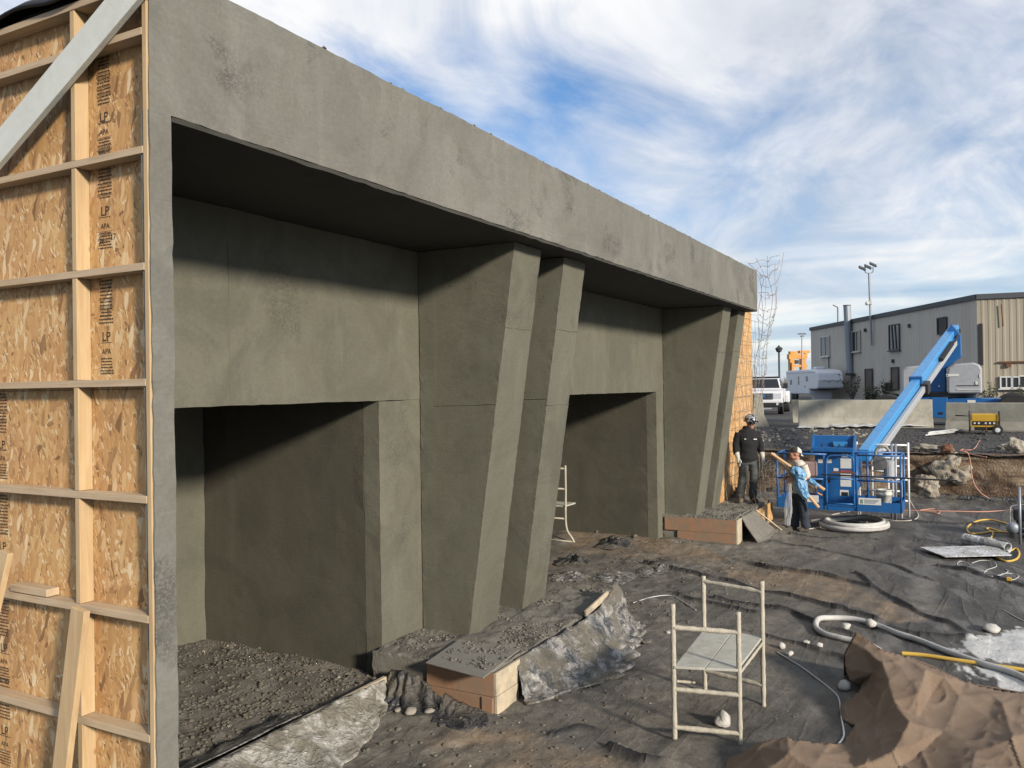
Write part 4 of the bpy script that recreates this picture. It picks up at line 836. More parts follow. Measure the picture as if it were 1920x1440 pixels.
hose('cord', [(1850, 858, 1.15), (1820, 852, 1.15), (1800, 845, 1.17), (1825, 843, 1.18), (1836, 828, 1.25), (1848, 815, 1.32), (1849, 795, 1.75)], 0.012, 'orange_cord', 'orange cord running from the generator to the bank edge', 'cord')
bk = []
for (x, y) in ((1805, 846), (1815, 850), (1820, 870), (1822, 890), (1828, 910), (1840, 925), (1855, 935)):
    w = onX(x, y, BANK_X-0.28); bk.append(w)
m = MB(); m.tube(smoothpath([bk[0]+Vector((0.5, 0, 0.03))]+bk, 8), 0.013, 8); tag(m.build('cord', 'orange_cord', smooth=True), 'orange cord hanging down the face of the earth bank', 'cord')
# white board, roll, compressor, post
bp = [onz(1725, 1027, 0.06), onz(1772, 1045, 0.06), onz(1897, 1042, 0.06), onz(1862, 1024, 0.06)]
m = MB(); m.add([v+Vector((0, 0, z)) for z in (0, 0.014) for v in bp], [(3, 2, 1, 0), (4, 5, 6, 7), (0, 1, 5, 4), (1, 2, 6, 5), (2, 3, 7, 6), (3, 0, 4, 7)])
tag(m.build('panel', 'plastic_white'), 'flat white panel lying on the dark liner', 'panel')
a, b = onz(1808, 1011, 0.1), onz(1890, 1028, 0.07); m = MB()
def roll(u, v):
    p = a.lerp(b, u); t = (b-a).normalized(); s_ = t.cross(Vector((0, 0, 1))).normalized(); an = v*2*math.pi*1.7; r = (0.11-0.02*v)*(1-0.35*max(0, u-0.6))
    return p + s_*r*math.cos(an)*(1+0.5*max(0, u-0.6)) + Vector((0, 0, 1))*r*math.sin(an) + mn.noise_vector(Vector((u*5, v*6, 1)))*0.02*(u > 0.5)
m.grid(roll, 26, 40); tag(m.build('sheet_roll', 'plastic_white', smooth=True, solid=0.006), 'white plastic roll lying behind the flat white panel', 'roll')
cpz = onz(1902, 1008, 0.0); cp = thing('air_compressor', 'small black air compressor with round tank at the end of the yellow hose', 'compressor', tuple(cpz))
X0, Y0 = cpz.x+0.15, cpz.y-0.05
m = MB(); m.lathe([(0.02, -0.26), (0.11, -0.25), (0.145, -0.2), (0.145, 0.2), (0.11, 0.25), (0.02, 0.26)], 20, Matrix.Translation((X0, Y0-0.1, 0.2)) @ Matrix.Rotation(rad(90), 4, 'Y') @ Matrix.Rotation(rad(8), 4, 'X')); m.build('tank', 'black_steel', cp, smooth=True)
m = MB(); m.lathe([(0.02, -0.02), (0.10, 0.0), (0.11, 0.12), (0.06, 0.16), (0.01, 0.17)], 18, Matrix.Translation((X0-0.2, Y0+0.08, 0.22)) @ Matrix.Rotation(rad(-100), 4, 'Y')); m.build('motor_cap', 'galvanised', cp, smooth=True)
m = MB(); m.box(X0-0.22, X0+0.2, Y0-0.22, Y0+0.06, 0.33, 0.55); m.build('pump', 'black_steel', cp, bevel=0.03)
m = MB(); m.tube(smoothpath([(X0-0.25, Y0+0.12, 0.2), (X0-0.25, Y0+0.12, 0.52), (X0-0.22, Y0+0.05, 0.62), (X0-0.2, Y0-0.3, 0.64), (X0-0.2, Y0-0.36, 0.55), (X0-0.2, Y0-0.36, 0.2)], 5), 0.014, 8); m.build('handle', 'steel', cp, smooth=True)
for dy in (0.1, -0.3):
    m = MB(); m.box(X0-0.2, X0+0.2, Y0+dy-0.02, Y0+dy+0.02, gz(X0, Y0)-0.02, 0.09); m.build('foot', 'black_rubber', cp)
pr = onz(1913, 1020, 0.0); sp = thing('scaffold_post', 'grey steel scaffold post with a side rail beside the compressor', 'scaffold', tuple(pr))
m = MB(); m.tube([(pr.x, pr.y, -0.05), (pr.x, pr.y, 1.05)], 0.025, 10); m.build('post', 'galvanised', sp, smooth=True)
for z in (0.28, 0.18): m = MB(); m.tube([(pr.x, pr.y, z), (pr.x+0.1, pr.y-1.2, z)], 0.018, 8); m.build('rail', 'galvanised', sp, smooth=True)
m = MB(); m.tube([(pr.x+0.1, pr.y-1.2, -0.05), (pr.x+0.1, pr.y-1.2, 1.05)], 0.025, 10); m.build('post', 'galvanised', sp, smooth=True)
w = onz(1892, 1092); m = MB(); m.box(w.x-0.04, w.x+0.05, w.y-0.035, w.y+0.035, gz(w.x, w.y)-0.005, gz(w.x, w.y)+0.04); tag(m.build('clip', 'yellow_paint', bevel=0.008), 'small yellow plastic clip on the dark liner', 'clip')
# lumps of foam and stones
def lump(pix, rx, label, mat='foam', cat='stone', fl=0.7, seed=0, group=None, bite=False, z=None, name=None):
    w = onz(*pix, z or 0.0); zz_ = z if z is not None else gz(w.x, w.y); m = MB()
    vs = []
    for v in IV2:
        q = Vector((v.x*rx*1.25, v.y*rx, v.z*rx*fl))*(1+0.42*mn.noise(v*1.2+Vector((seed*7.3, 0, 0)))+0.16*mn.noise(v*3+Vector((0, seed*3.1, 0))))
        if bite and (v-Vector((-0.75, 0.35, 0.75))).length < 0.55: q *= 0.62
        vs.append(Vector((w.x, w.y, zz_+rx*fl*0.75))+q)
    m.add(vs, IF2); return tag(m.build(name or ('foam_lump' if mat == 'foam' else 'stone'), mat, smooth=True), label, cat, group)
lump((1355, 1362), 0.072, 'broken white foam ball on the ground under the trestle', cat='foam', fl=1.0, seed=1, bite=True)
lump((1583, 1293), 0.062, 'round grey-white stone at the left edge of the burlap tarp', fl=0.85, seed=2)
lump((1465, 1216), 0.042, 'cream stone on the sandy patch behind the trestle', fl=0.9, seed=3)
lump((1480, 1230), 0.040, 'small grey stone at the start of the thin white cord', fl=0.7, seed=4)
lump((1512, 1206), 0.045, 'flat white stone on the black fold behind the trestle', fl=0.4, seed=5)
lump((1536, 1218), 0.040, 'white stone between the trestle and the peak of the tarp', fl=0.85, seed=6)
lump((1585, 1182), 0.058, 'white stone inside the loop of the thick hose', fl=0.75, seed=7)
lump((1633, 1174), 0.060, 'white stone resting against the thick hose', fl=0.85, seed=8, z=0.02)
lump((1858, 1184), 0.105, 'large pale oblong stone above the white slurry', fl=0.42, seed=9)
lump((1562, 970), 0.055, 'flat white stone in front of the lift basket', fl=0.35, seed=10)
lump((1254, 1189), 0.04, 'small white scrap on the mud beside the trestle', fl=0.3, seed=11, cat='scrap', name='scrap')
lump((1212, 1208), 0.07, 'grey torn scrap on the mud by the draped liner', 'membrane', fl=0.25, seed=12, cat='scrap', name='scrap')
for k, (x, y, r) in enumerate(((735, 1335, .035), (770, 1352, .05), (745, 1348, .03), (805, 1350, .04), (728, 1322, .03))):
    lump((x, y), r, 'rounded pale stone lying in the mud where the black liner bunches up', 'rubble_pale', 'stone', 0.6, 20+k, 'stones at the first plinth')
for k, (x, y, r) in enumerate(((1150, 1000, .05), (1190, 1020, .06), (1120, 1008, .05))):
    lump((x, y), r, 'muddy stone on the ground before the second recess', 'rubble', 'stone', 0.6, 30+k, 'stones before the second recess')
# ---------------------------------------------------------------- unfinished wall and wire mesh beyond the building
ow = thing('osb_wall', 'tall bare OSB wall section standing past the last concrete pillar', 'wall', (19.3, 4.75, 0.4))
for i in range(3):
    for z0, z1 in ((0.3, 2.72), (2.724, 5.1)):
        m = MB(); m.box(17.70+1.08*i, 18.776+1.08*i, 4.70, 4.712, z0, z1); m.build('osb_panel', 'osb', ow)
for i in range(7): m = MB(); m.bar((17.72+0.53*i, 4.76, 0.0), (17.72+0.53*i, 4.76, 5.1), 0.04, 0.09); m.build('stud', 'pine_upright', ow)
m = MB(); m.box(17.7, 20.95, 4.69, 4.81, -0.1, 0.298); m.build('sill', 'mortar', ow)
rm = random.Random(11)
def wires(name, S, nu, nv, label, r=0.0045, jit=0.03, drop=0.0, n=22, seed=0):
    m = MB()
    for lines, hor in ((nu, 0), (nv, 1)):
        for k in range(lines+1):
            if rm.random() < drop: continue
            c = min(1, max(0, k/lines+rm.uniform(-0.3, 0.3)/lines)); a, b = sorted((rm.uniform(0, 0.12), rm.uniform(0.85, 1.0)))
            pts = []
            for j in range(n+1):
                t = a+(b-a)*j/n; p = S(t, c) if hor else S(c, t)
                pts.append(Vector(p)+mn.noise_vector(Vector((k*3.1+hor*50, t*5, seed)))*jit)
            m.tube(pts, r, 4)
    return tag(m.build(name, 'mesh_wire'), label, 'wire mesh')
def patch(rows):
    def S(u, v):
        cols = [smoothpath([dep(*q) for q in row], 6) for row in rows] if not hasattr(S, 'c') else S.c
        S.c = cols; pts = [c_[min(len(c_)-1, max(0, int(round(u*(len(c_)-1)))))] for c_ in cols]; k = v*(len(pts)-1); i = min(int(k), len(pts)-2)
        def g(q): return pts[max(0, min(len(pts)-1, q))]
        t = k-i; p0, p1, p2, p3 = g(i-1), g(i), g(i+1), g(i+2)
        return 0.5*((2*p1)+(p2-p0)*t+(2*p0-5*p1+4*p2-p3)*t*t+(3*p1-p0-3*p2+p3)*t**3)
    return S
wires('wire_mesh', patch([[(1390, 492, 18.1), (1432, 482, 18.8), (1470, 470, 19.4)], [(1424, 520, 18.1), (1440, 522, 18.6), (1462, 505, 19.2)], [(1424, 550, 18.1), (1442, 560, 18.6), (1461, 543, 19.0)],
      [(1422, 600, 18.1), (1438, 610, 18.6), (1455, 590, 19.0)], [(1420, 650, 18.1), (1430, 655, 18.5), (1441, 640, 19.0)], [(1412, 700, 18.1), (1425, 720, 18.5), (1436, 700, 18.9)], [(1406, 760, 18.0), (1418, 780, 18.4), (1428, 770, 18.8)]]), 7, 24,
      'crumpled tall wire mesh hanging off the far end of the concrete fascia', 0.0045, 0.10, 0.1, 30, 1)
wires('wire_mesh', lambda u, v: Vector((17.8+3.05*u, 4.55+0.06*math.sin(u*5+v*7), 0.5+4.2*v)), 10, 17, 'flat wire mesh fixed in front of the bare OSB wall', 0.0045, 0.05, 0.0, 24, 2)
wires('wire_mesh', patch([[(1430, 870, 18.4), (1445, 865, 18.8), (1462, 872, 19.2)], [(1428, 900, 18.1), (1446, 905, 18.6), (1464, 900, 19.0)], [(1432, 930, 18.0), (1448, 938, 18.4), (1462, 928, 18.9)]]), 8, 9, 'low curled wire mesh beside the plinth between the two workers', 0.0045, 0.06, 0.0, 18, 3)
m = MB()
for k in range(9):
    a = dep(1385+rm.uniform(0, 50), 905+rm.uniform(-8, 25), 17.8); b = dep(1420+rm.uniform(0, 40), 900+rm.uniform(0, 75), 17.2+rm.uniform(-.2, .3)); c = a.lerp(b, 0.5)+Vector((0, 0, rm.uniform(0.0, 0.25))); b.z = max(b.z, 0.03)
    m.tube(smoothpath([a, c, b], 7), 0.0045, 4)
tag(m.build('wire_tangle', 'mesh_wire'), 'tangle of loose wire hanging over the end of the second plinth', 'wire')
w = onz(1388, 932, 0.52); crumple_z = gz
m = MB(); m.grid(lambda u, v: Vector((w.x+0.30*math.cos(2*math.pi*u)*v, w.y+0.03+0.15*math.sin(2*math.pi*u)*v, 0.53+0.28*(1-v**1.4)*(0.5+1.2*abs(mn.noise(Vector((3*u, 4*v, 2))))))), 30, 10); tag(m.build('rubber_bag', 'membrane_black', smooth=True), 'black crumpled bag on the second plinth behind the worker', 'bag')

# ---------------------------------------------------------------- concrete barriers
def barrier(name, A, B, h, label, w=0.6):
    A, B = Vector(A), Vector(B); L = (B-A).length; ang = math.atan2(B.y-A.y, B.x-A.x); M = Matrix.Translation((A.x, A.y, lot_z(A.x, A.y)-0.03)) @ Matrix.Rotation(ang, 4, 'Z')
    prof = [(-w/2, 0), (w/2, 0), (w/2, 0.08*h), (w*0.28, 0.36*h), (w*0.2, h), (-w*0.2, h), (-w*0.28, 0.36*h), (-w/2, 0.08*h)]
    R_ = M @ Matrix(((0, 1, 0, 0), (1, 0, 0, 0), (0, 0, 1, 0), (0, 0, 0, 1)))
    m = MB(); m.prism(prof, (0, L), R_); return tag(m.build(name, 'barrier_concrete', fixn=True, bevel=0.02), label, 'barrier')
def lot_z(x, y): return float(lot_h(np.array([float(x)]), np.array([float(y)]))[0])
barrier('concrete_barrier', (32.62, 5.66, 0), (33.55, 1.25, 0), 1.02, 'long grey concrete barrier crossed by the blue boom')
barrier('concrete_barrier', (31.9, 0.74, 0), (30.9, -3.6, 0), 0.95, 'grey concrete barrier behind the yellow generator')
barrier('concrete_barrier', (36.5, 6.6, 0), (37.4, 4.0, 0), 0.98, 'low concrete barrier standing behind the long one near the camper')
barrier('concrete_barrier', (38.2, 3.2, 0), (38.9, 1.5, 0), 0.9, 'pale concrete barrier peeking out behind the boom')
b0_ = onz(1432, 802, 1.36); barrier('concrete_barrier', (b0_.x+0.3, b0_.y+0.25, 0), (b0_.x+4.2, b0_.y+1.5, 0), 1.28, 'end of a concrete barrier standing behind the helmeted worker', 0.75)

# ---------------------------------------------------------------- boom lift
lift = thing('boom_lift', 'blue telescopic boom lift with grey cowls behind the barriers and its basket in the pit', 'boom lift', (35.7, 0.9, 1.38))
A = Vector((36.2, 0.56, 4.92)); B = Vector((20.05, 2.10, 1.40)); ax = (B-A).normalized(); side = ax.cross(Vector((0, 0, 1))).normalized(); upb = side.cross(ax)
T = 0.555
m = MB(); m.bar(A-ax*0.25, A.lerp(B, T), 0.31, 0.40); bo = m.build('boom_outer', 'light_blue_paint', lift, bevel=0.03)
m = MB(); m.bar(A.lerp(B, T)-ax*0.02, A.lerp(B, T)+ax*0.10, 0.35, 0.44); m.build('boom_collar', 'blue_paint', bo, bevel=0.02)
m = MB(); m.bar(A.lerp(B, T)+ax*0.1, B, 0.23, 0.28); m.build('boom_inner', 'light_blue_paint', lift, bevel=0.02)
o_ = side*0.23 - upb*0.17 if side.y < 0 else -side*0.23 - upb*0.17
m = MB(); m.bar(A.lerp(B, 0.10)+o_, A.lerp(B, 0.97)+o_*0.75, 0.11, 0.18); m.build('boom_rail', 'grey_paint', lift, bevel=0.02)
m = MB(); m.bar(A.lerp(B, T-0.02)+o_*0.9, A.lerp(B, T+0.01)+o_*0.9, 0.26, 0.32); m.build('rail_clamp', 'black_steel', lift, bevel=0.02)
for k in range(16):
    p = A.lerp(B, 0.16+0.012*k)+o_*0.95+upb*0.17; m = MB(); m.bar(p-ax*0.05, p+ax*0.05, 0.16, 0.12); m.build('cable_link', 'black_steel', lift, bevel=0.01)
m = MB(); pts = smoothpath([A+o_*0.9+upb*0.2, A.lerp(B, 0.05)+o_*1.25+upb*0.3, A.lerp(B, 0.12)+o_*1.05+upb*0.12], 6); m.tube(pts, 0.04, 8); m.build('hose', 'black_rubber', lift, smooth=True)
# turret
zb = 2.5
def onlift(x, y, X=34.9): return onX(x, y, X)
q = [onlift(*p) for p in ((1733, 738), (1774, 738), (1773, 690), (1803, 668), (1802, 628), (1784, 606), (1764, 640), (1733, 700))]
m = MB(); m.add([v for v in q]+[v+Vector((1.3, 0, 0)) for v in q], [tuple(range(7, -1, -1)), tuple(range(8, 16))]+[(i, (i+1) % 8, (i+1) % 8+8, i+8) for i in range(8)]); m.build('turret', 'blue_paint', lift, bevel=0.03, fixn=True)
def cowl(px0, px1, pyt, pyb, name, X=34.45, dX=2.2, flip=1):
    a, b = onX(px0, pyb, X), onX(px1, pyb, X); zt, z0 = onX((px0+px1)/2, pyt, X).z, min(a.z, b.z); h = zt-z0
    prof = [(0, 0.04), (0.03, 0), (0.97, 0), (1, 0.05), (1, 0.80), (0.93, 0.93), (0.75, 1.0), (0.2, 0.97), (0.03, 0.86), (0, 0.7)]
    vs0 = [Vector((X, a.y+(b.y-a.y)*u, z0+h*w_)) for u, w_ in prof]; n = len(prof); cen = sum(vs0, Vector())/n
    rings = [(X, 0.94), (X+0.08, 1.0), (X+dX-0.1, 1.0), (X+dX, 0.94)]; vs = []
    for xx, k in rings: vs += [Vector((xx, cen.y+(v.y-cen.y)*k, cen.z+(v.z-cen.z)*k)) for v in vs0]
    m = MB(); m.add(vs, [tuple(range(n)), tuple(range(4*n-1, 3*n-1, -1))]+[(r_*n+i, (r_+1)*n+i, (r_+1)*n+(i+1) % n, r_*n+(i+1) % n) for r_ in range(3) for i in range(n)])
    return m.build(name, 'grey_paint', lift, bevel=0.03, fixn=True)
cw = cowl(1777, 1842, 680, 738, 'cowl'); cowl(1692, 1732, 686, 738, 'cowl', 34.6)
def plate(x0, x1, y0, y1, X, name, mat, parent, t=0.012):
    a, b = onX(x0, y1, X), onX(x1, y0, X); m = MB(); m.box(X-t, X, min(a.y, b.y), max(a.y, b.y), min(a.z, b.z), max(a.z, b.z)); return m.build(name, mat, parent)
plate(1774, 1798, 701, 706, 34.44, 'decal', 'sticker', cw); plate(1776, 1777.5, 702.5, 704.5, 34.42, 'decal_mark', 'black_steel', cw)
plate(1794, 1836, 722, 723.5, 34.44, 'groove', 'black_steel', cw); plate(1794, 1838, 729, 731, 34.44, 'decal', 'sticker', cw); plate(1829, 1833, 715, 721, 34.44, 'decal', 'sticker', cw); plate(1836, 1839, 702, 708, 34.44, 'decal', 'sticker', cw)
for (x, y, r) in ((1766, 736, 0.035), (1761, 724, 0.03)):
    c = onX(x, y, 34.88); m = MB(); m.lathe([(r, 0), (r, 0.03), (r*0.5, 0.04)], 10, Matrix.Translation(c) @ Matrix.Rotation(rad(-90), 4, 'Y')); m.build('lamp', 'sticker', lift)
m = MB(); m.lathe([(0.95, 0), (1.0, 0.05), (1.0, 0.2), (0.95, 0.24)], 28, Matrix.Translation((35.6, 0.85, 2.40))); m.build('slew_ring', 'black_steel', lift)
m = MB(); m.prism([(-1.75, 1.85), (-1.75, 2.16), (-1.2, 2.36), (1.4, 2.44), (2.6, 2.32), (3.15, 2.18), (3.15, 1.9), (2.2, 1.75)], (34.7, 36.6), Matrix(((0, 1, 0, 0), (1, 0, 0, 0), (0, 0, 1, 0), (0, 0, 0, 1)))); m.build('chassis', 'blue_paint', lift, bevel=0.03, fixn=True)
q = [onX(*p, 34.55) for p in ((1746, 745), (1777, 745), (1775, 785), (1748, 783))]; m = MB(); m.add(q+[v+Vector((0.4, 0, 0)) for v in q], [(3, 2, 1, 0), (4, 5, 6, 7), (0, 1, 5, 4), (1, 2, 6, 5), (2, 3, 7, 6), (3, 0, 4, 7)]); m.build('chassis_box', 'blue_paint', lift, bevel=0.02, fixn=True)
plate(1760, 1768, 773, 777, 34.545, 'slot', 'black_steel', lift); plate(1814, 1829, 750, 757, 34.69, 'decal', 'sticker', lift)
for (x, y) in ((34.45, -1.35), (34.45, 2.75), (36.75, -1.35), (36.75, 2.75)):
    Mw = Matrix.Translation((x, y, 1.36+0.60)) @ Matrix.Rotation(rad(90), 4, 'Y'); m = MB(); m.lathe([(0.28, -0.17), (0.55, -0.17), (0.61, -0.12), (0.61, 0.12), (0.55, 0.17), (0.28, 0.17)], 28, Mw); wh = m.build('wheel', 'black_rubber', lift, smooth=False)
    m = MB(); m.lathe([(0.05, -0.12), (0.27, -0.1), (0.29, -0.165), (0.29, 0.165), (0.27, 0.1), (0.05, 0.12)], 20, Mw); m.build('rim', 'steel', wh)
# basket
XB, XR, YL, YR, ZF = 18.6, 19.45, 3.68, 1.27, 0.37
def yb(px): return onX(px, 890, XB).y
bk_ = MB(); bk_.box(XB, XR, YR, YL, ZF, ZF+0.05); bas = bk_.build('basket', 'blue_paint', lift, bevel=0.006); tag(bas, 'blue tubular basket with gate and control console at the end of the boom')
ZT_ = 1.52; ZM = 1.0
def brail(pts, r=0.02, name='rail'): m = MB(); m.tube(pts, r, 8); return m.build(name, 'blue_paint', bas, smooth=True)
for z in (ZT_, ZM): brail([(XB, YL, z), (XB, yb(1550), z)]); brail([(XB, yb(1606), z), (XB, YR, z)]); brail([(XR, YL, z), (XR, YR, z)]); brail([(XB, YL, z), (XR, YL+0.0, z)]); brail([(XB, YR, z), (XR, YR, z)])
for y in (YL, yb(1545), yb(1606), YR): brail([(XB, y, ZF), (XB, y, ZT_)], 0.022, 'post')
for y in (YL, (YL+YR)/2+0.5, (YL+YR)/2-0.5, YR): brail([(XR, y, ZF), (XR, y, ZT_)], 0.022, 'post')
ga, gb = yb(1550), yb(1601)
brail(smoothpath([(XB-0.03, ga, ZF+0.1), (XB-0.03, ga, ZT_-0.2), (XB-0.03, ga-0.03, ZT_-0.06), (XB-0.03, ga-0.12, ZT_-0.02), (XB-0.03, gb+0.12, ZT_-0.02), (XB-0.03, gb+0.03, ZT_-0.06), (XB-0.03, gb, ZT_-0.2), (XB-0.03, gb, ZF+0.1)], 5), 0.017, 'gate')
for z in (ZM+0.02, ZF+0.14): brail([(XB-0.03, ga, z), (XB-0.03, gb, z)], 0.015, 'gate')
m = MB(); m.box(XB-0.015, XB-0.002, yb(1548), YL, ZF, ZF+0.22); m.build('toe_board', 'blue_paint', bas); m = MB(); m.box(XB-0.015, XB-0.002, YR, yb(1604), ZF, ZF+0.20); m.build('toe_board', 'blue_paint', bas)
m = MB(); m.box(XB-0.012, XB, gb+0.02, ga-0.02, ZF-0.01, ZF+0.07); m.build('toe_board', 'blue_paint', bas)
m = MB(); m.box(XR+0.002, XR+0.015, YR, YL, ZF, ZF+0.22); m.build('toe_board', 'blue_paint', bas); m = MB(); m.box(XB, XR, YR-0.015, YR-0.002, ZF, ZF+0.2); m.build('toe_board', 'blue_paint', bas); m = MB(); m.box(XB, XR, YL+0.002, YL+0.015, ZF, ZF+0.2); m.build('toe_board', 'blue_paint', bas)
XC = 19.30
def yc(px, X=XC): return onX(px, 880, X).y
def zc(py, X=XC, px=1565): return onX(px, py, X).z
m = MB(); m.box(XC, XC+0.13, yc(1601), yc(1528), ZF+0.05, zc(845)); con = m.build('console', 'blue_paint', lift, bevel=0.01)
m = MB(); m.prism([(XC-0.25, zc(846)), (XC+0.15, zc(846)), (XC+0.15, zc(817)), (XC+0.06, zc(817)), (XC+0.03, zc(838)), (XC-0.25, zc(838))], (yc(1603), yc(1526))); m.build('control_box', 'blue_paint', con, bevel=0.008, fixn=True)
for x0, x1 in ((1524.5, 1527.5), (1601.5, 1604.5)): m = MB(); m.prism([(XC-0.27, zc(847)), (XC+0.17, zc(847)), (XC+0.17, zc(815)), (XC+0.04, zc(815))], (yc(x1), yc(x0))); m.build('control_side', 'blue_paint', con, fixn=True)
m = MB(); m.box(XC-0.02, XC+0.02, yc(1590), yc(1563), zc(837), zc(828)); m.build('switch_panel', 'light_blue_paint', con)
for px in (1543, 1564, 1575, 1587): m = MB(); m.tube([(XC-0.08, yc(px), zc(839)), (XC-0.08, yc(px), zc(832))], 0.016, 8); m.build('joystick', 'black_rubber', con)
for x0, x1, y0, y1 in ((1576, 1596, 860, 878), (1576, 1596, 886, 894), (1576, 1596, 896, 912), (1534, 1544, 861, 868), (1551, 1559, 861, 868), (1578, 1590, 851, 857), (1563, 1572, 878, 883)): plate(x0, x1, y0, y1, XC-0.001, 'decal', 'sticker', con, 0.004)
plate(1576, 1596, 882, 884.5, XC-0.001, 'decal', 'print_red', con, 0.004); plate(1575, 1591, 919, 929, XC-0.001, 'decal', 'sticker', con, 0.004); plate(1578, 1590, 923, 929, XC-0.006, 'slot', 'black_steel', con, 0.004); plate(1530, 1541, 895, 905, XC-0.001, 'slot', 'black_steel', con, 0.004); plate(1550, 1557, 894, 905, XC-0.001, 'slot', 'black_steel', con, 0.004)
tb = XB-0.016; plate(1513, 1535, 929, 941, tb, 'decal', 'sticker', bas, 0.004); plate(1610, 1652, 935, 945.5, tb, 'decal', 'sticker', bas, 0.004); plate(1613, 1618, 936.5, 944, tb-0.004, 'decal_mark', 'decal_green', bas, 0.003)
for k in range(3): plate(1621, 1621+(27, 24, 20)[k], 937.5+2.6*k, 938.6+2.6*k, tb-0.004, 'decal_mark', 'grey_paint', bas, 0.003)
m = MB(); m.box(XR+0.02, B.x+0.05, B.y+0.05, B.y+0.35, 0.72, 1.5); m.build('basket_mount', 'blue_paint', lift, bevel=0.02)
m = MB(); m.lathe([(0.12, 0), (0.12, 0.4)], 16, Matrix.Translation((XR+0.12, B.y-0.55, 0.95))); m.build('rotator', 'grey_paint', lift)
m = MB(); c = onX(1650, 868, XR); m.lathe([(0.02, -0.06), (0.15, -0.05), (0.15, 0.05), (0.02, 0.06)], 20, Matrix.Translation(c) @ Matrix.Rotation(rad(80), 4, 'Y')); m.build('cable_reel', 'steel', lift)
m = MB(); m.tube(smoothpath([c+Vector((0, 0.1, 0.1)), c+Vector((0, 0.05, 0.3)), c+Vector((0, -0.1, 0.35)), c+Vector((0.05, -0.2, 0.2))], 5), 0.03, 8); m.build('hose', 'stone_grey', lift, smooth=True)
# things in the basket and behind it
bu = thing('bucket', 'white plastic bucket standing in the lift basket', 'bucket', (18.9, yc(1657, 18.9), ZF+0.05)); by_ = yc(1657, 18.9)
m = MB(); m.lathe([(0.125, 0), (0.13, 0.01), (0.148, 0.27), (0.158, 0.272), (0.158, 0.31), (0.150, 0.312), (0.152, 0.36), (0.160, 0.365), (0.160, 0.385), (0.148, 0.385), (0.14, 0.30)], 24, Matrix.Translation((18.9, by_, ZF+0.05)), cap=False); m.build('body', 'bucket_white', bu, smooth=True)
m = MB(); m.tube([Vector((18.9-0.16*math.cos(a), by_+0.16*math.sin(a)*0.9, ZF+0.33-0.22*abs(math.cos(a)))) for a in [math.pi*(-0.5+k/14) for k in range(15)]], 0.004, 5); m.build('handle', 'steel', bu)
m = MB(); y0, y1 = yc(1531, 18.72), yc(1505, 18.72); m.box(18.66, 18.86, y0, y1, onX(1515, 893, 18.72).z, onX(1515, 866, 18.72).z); tag(m.build('tool_case', 'pink_bag', bevel=0.03), 'dusty pink tool case hung on the basket rail', 'case')
m = MB(); m.bar((18.57, yb(1540), 1.10), (18.57, yb(1700)-0.9, 1.07), 0.03, 0.03); tag(m.build('rod', 'black_steel'), 'long dark steel rod laid across the basket rails', 'rod')
m = MB(); m.bar((18.55, yb(1560), 1.16), (18.55, yb(1605), 1.15), 0.03, 0.03); tag(m.build('rod', 'rust'), 'short rusty rod lying on the basket gate', 'rod')
XS = 20.6
def scaf(name, px0, px1, pyt, pyb, label, X):
    a, b = onX(px0, pyb, X), onX(px1, pyb, X); zt = onX((px0+px1)/2, pyt, X).z; z0 = 0.0; L = b-a; R0 = thing(name, label, 'scaffold', (X, (a.y+b.y)/2, 0.0))
    pt = lambda u, z: Vector((X, a.y+(b.y-a.y)*u, z))
    for u in (0.0, 1.0): m = MB(); m.tube([pt(u, z0), pt(u, zt)], 0.024, 8); m.build('leg', 'white_paint', R0, smooth=True)
    for u in (0.3, 0.7): m = MB(); m.tube([pt(u, z0+0.35), pt(u, zt-0.35)], 0.02, 8); m.build('upright', 'white_paint', R0, smooth=True)
    for z in (zt-0.06, zt-0.35, z0+0.36, (zt+z0)/2): m = MB(); m.tube([pt(0, z), pt(1, z)], 0.02, 8); m.build('rung', 'white_paint', R0, smooth=True)
    for z in (zt-0.18,): m = MB(); m.tube([pt(0.3, z), pt(0.7, z)], 0.015, 8); m.build('rung', 'white_paint', R0, smooth=True)
scaf('scaffold', 1608, 1704, 829, 925, 'white steel scaffold frame standing behind the lift basket', 20.7)
scaf('scaffold', 1612, 1690, 868, 925, 'lower white scaffold frame between the basket and the tall frame', 20.35)
for px, lb in ((1672, 'galvanised tube standing on the bucket side between the white scaffold frames'), (1679, 'galvanised tube standing on the outer side between the white scaffold frames')):
    m = MB(); a_ = onX(px, 928, 20.1); a_.z = 0.0; m.tube([a_, onX(px, 832, 20.1)], 0.028, 10); tag(m.build('steel_tube', 'galvanised', smooth=True), lb, 'tube')
# ---------------------------------------------------------------- on the upper ground: generator, sheets, rods, boulder
gn = onz(1843, 816, 1.33); g = thing('generator', 'yellow portable generator with black frame and wheels in front of the barrier', 'generator', (gn.x, gn.y, lot_z(gn.x, gn.y)))
def gp(px, py, X=None): return onX(px, py, X or gn.x)
zg = lot_z(gn.x, gn.y)
ya, yb2 = gp(1872, 800).y, gp(1820, 800).y; zl, zh = gp(1845, 801).z, gp(1845, 776).z
m = MB(); m.box(gn.x, gn.x+0.5, ya, yb2, zl+0.18, zh); tk = m.build('tank', 'yellow_paint', g, bevel=0.04, segs=3)
m = MB(); m.box(gn.x-0.01, gn.x+0.48, ya, yb2, zl, zl+0.20); m.build('housing', 'yellow_paint', g, bevel=0.015)
m = MB(); m.box(gn.x-0.02, gn.x-0.008, ya+0.05, yb2-0.05, zl+0.06, zl+0.19); pn = m.build('control_panel', 'black_steel', g)
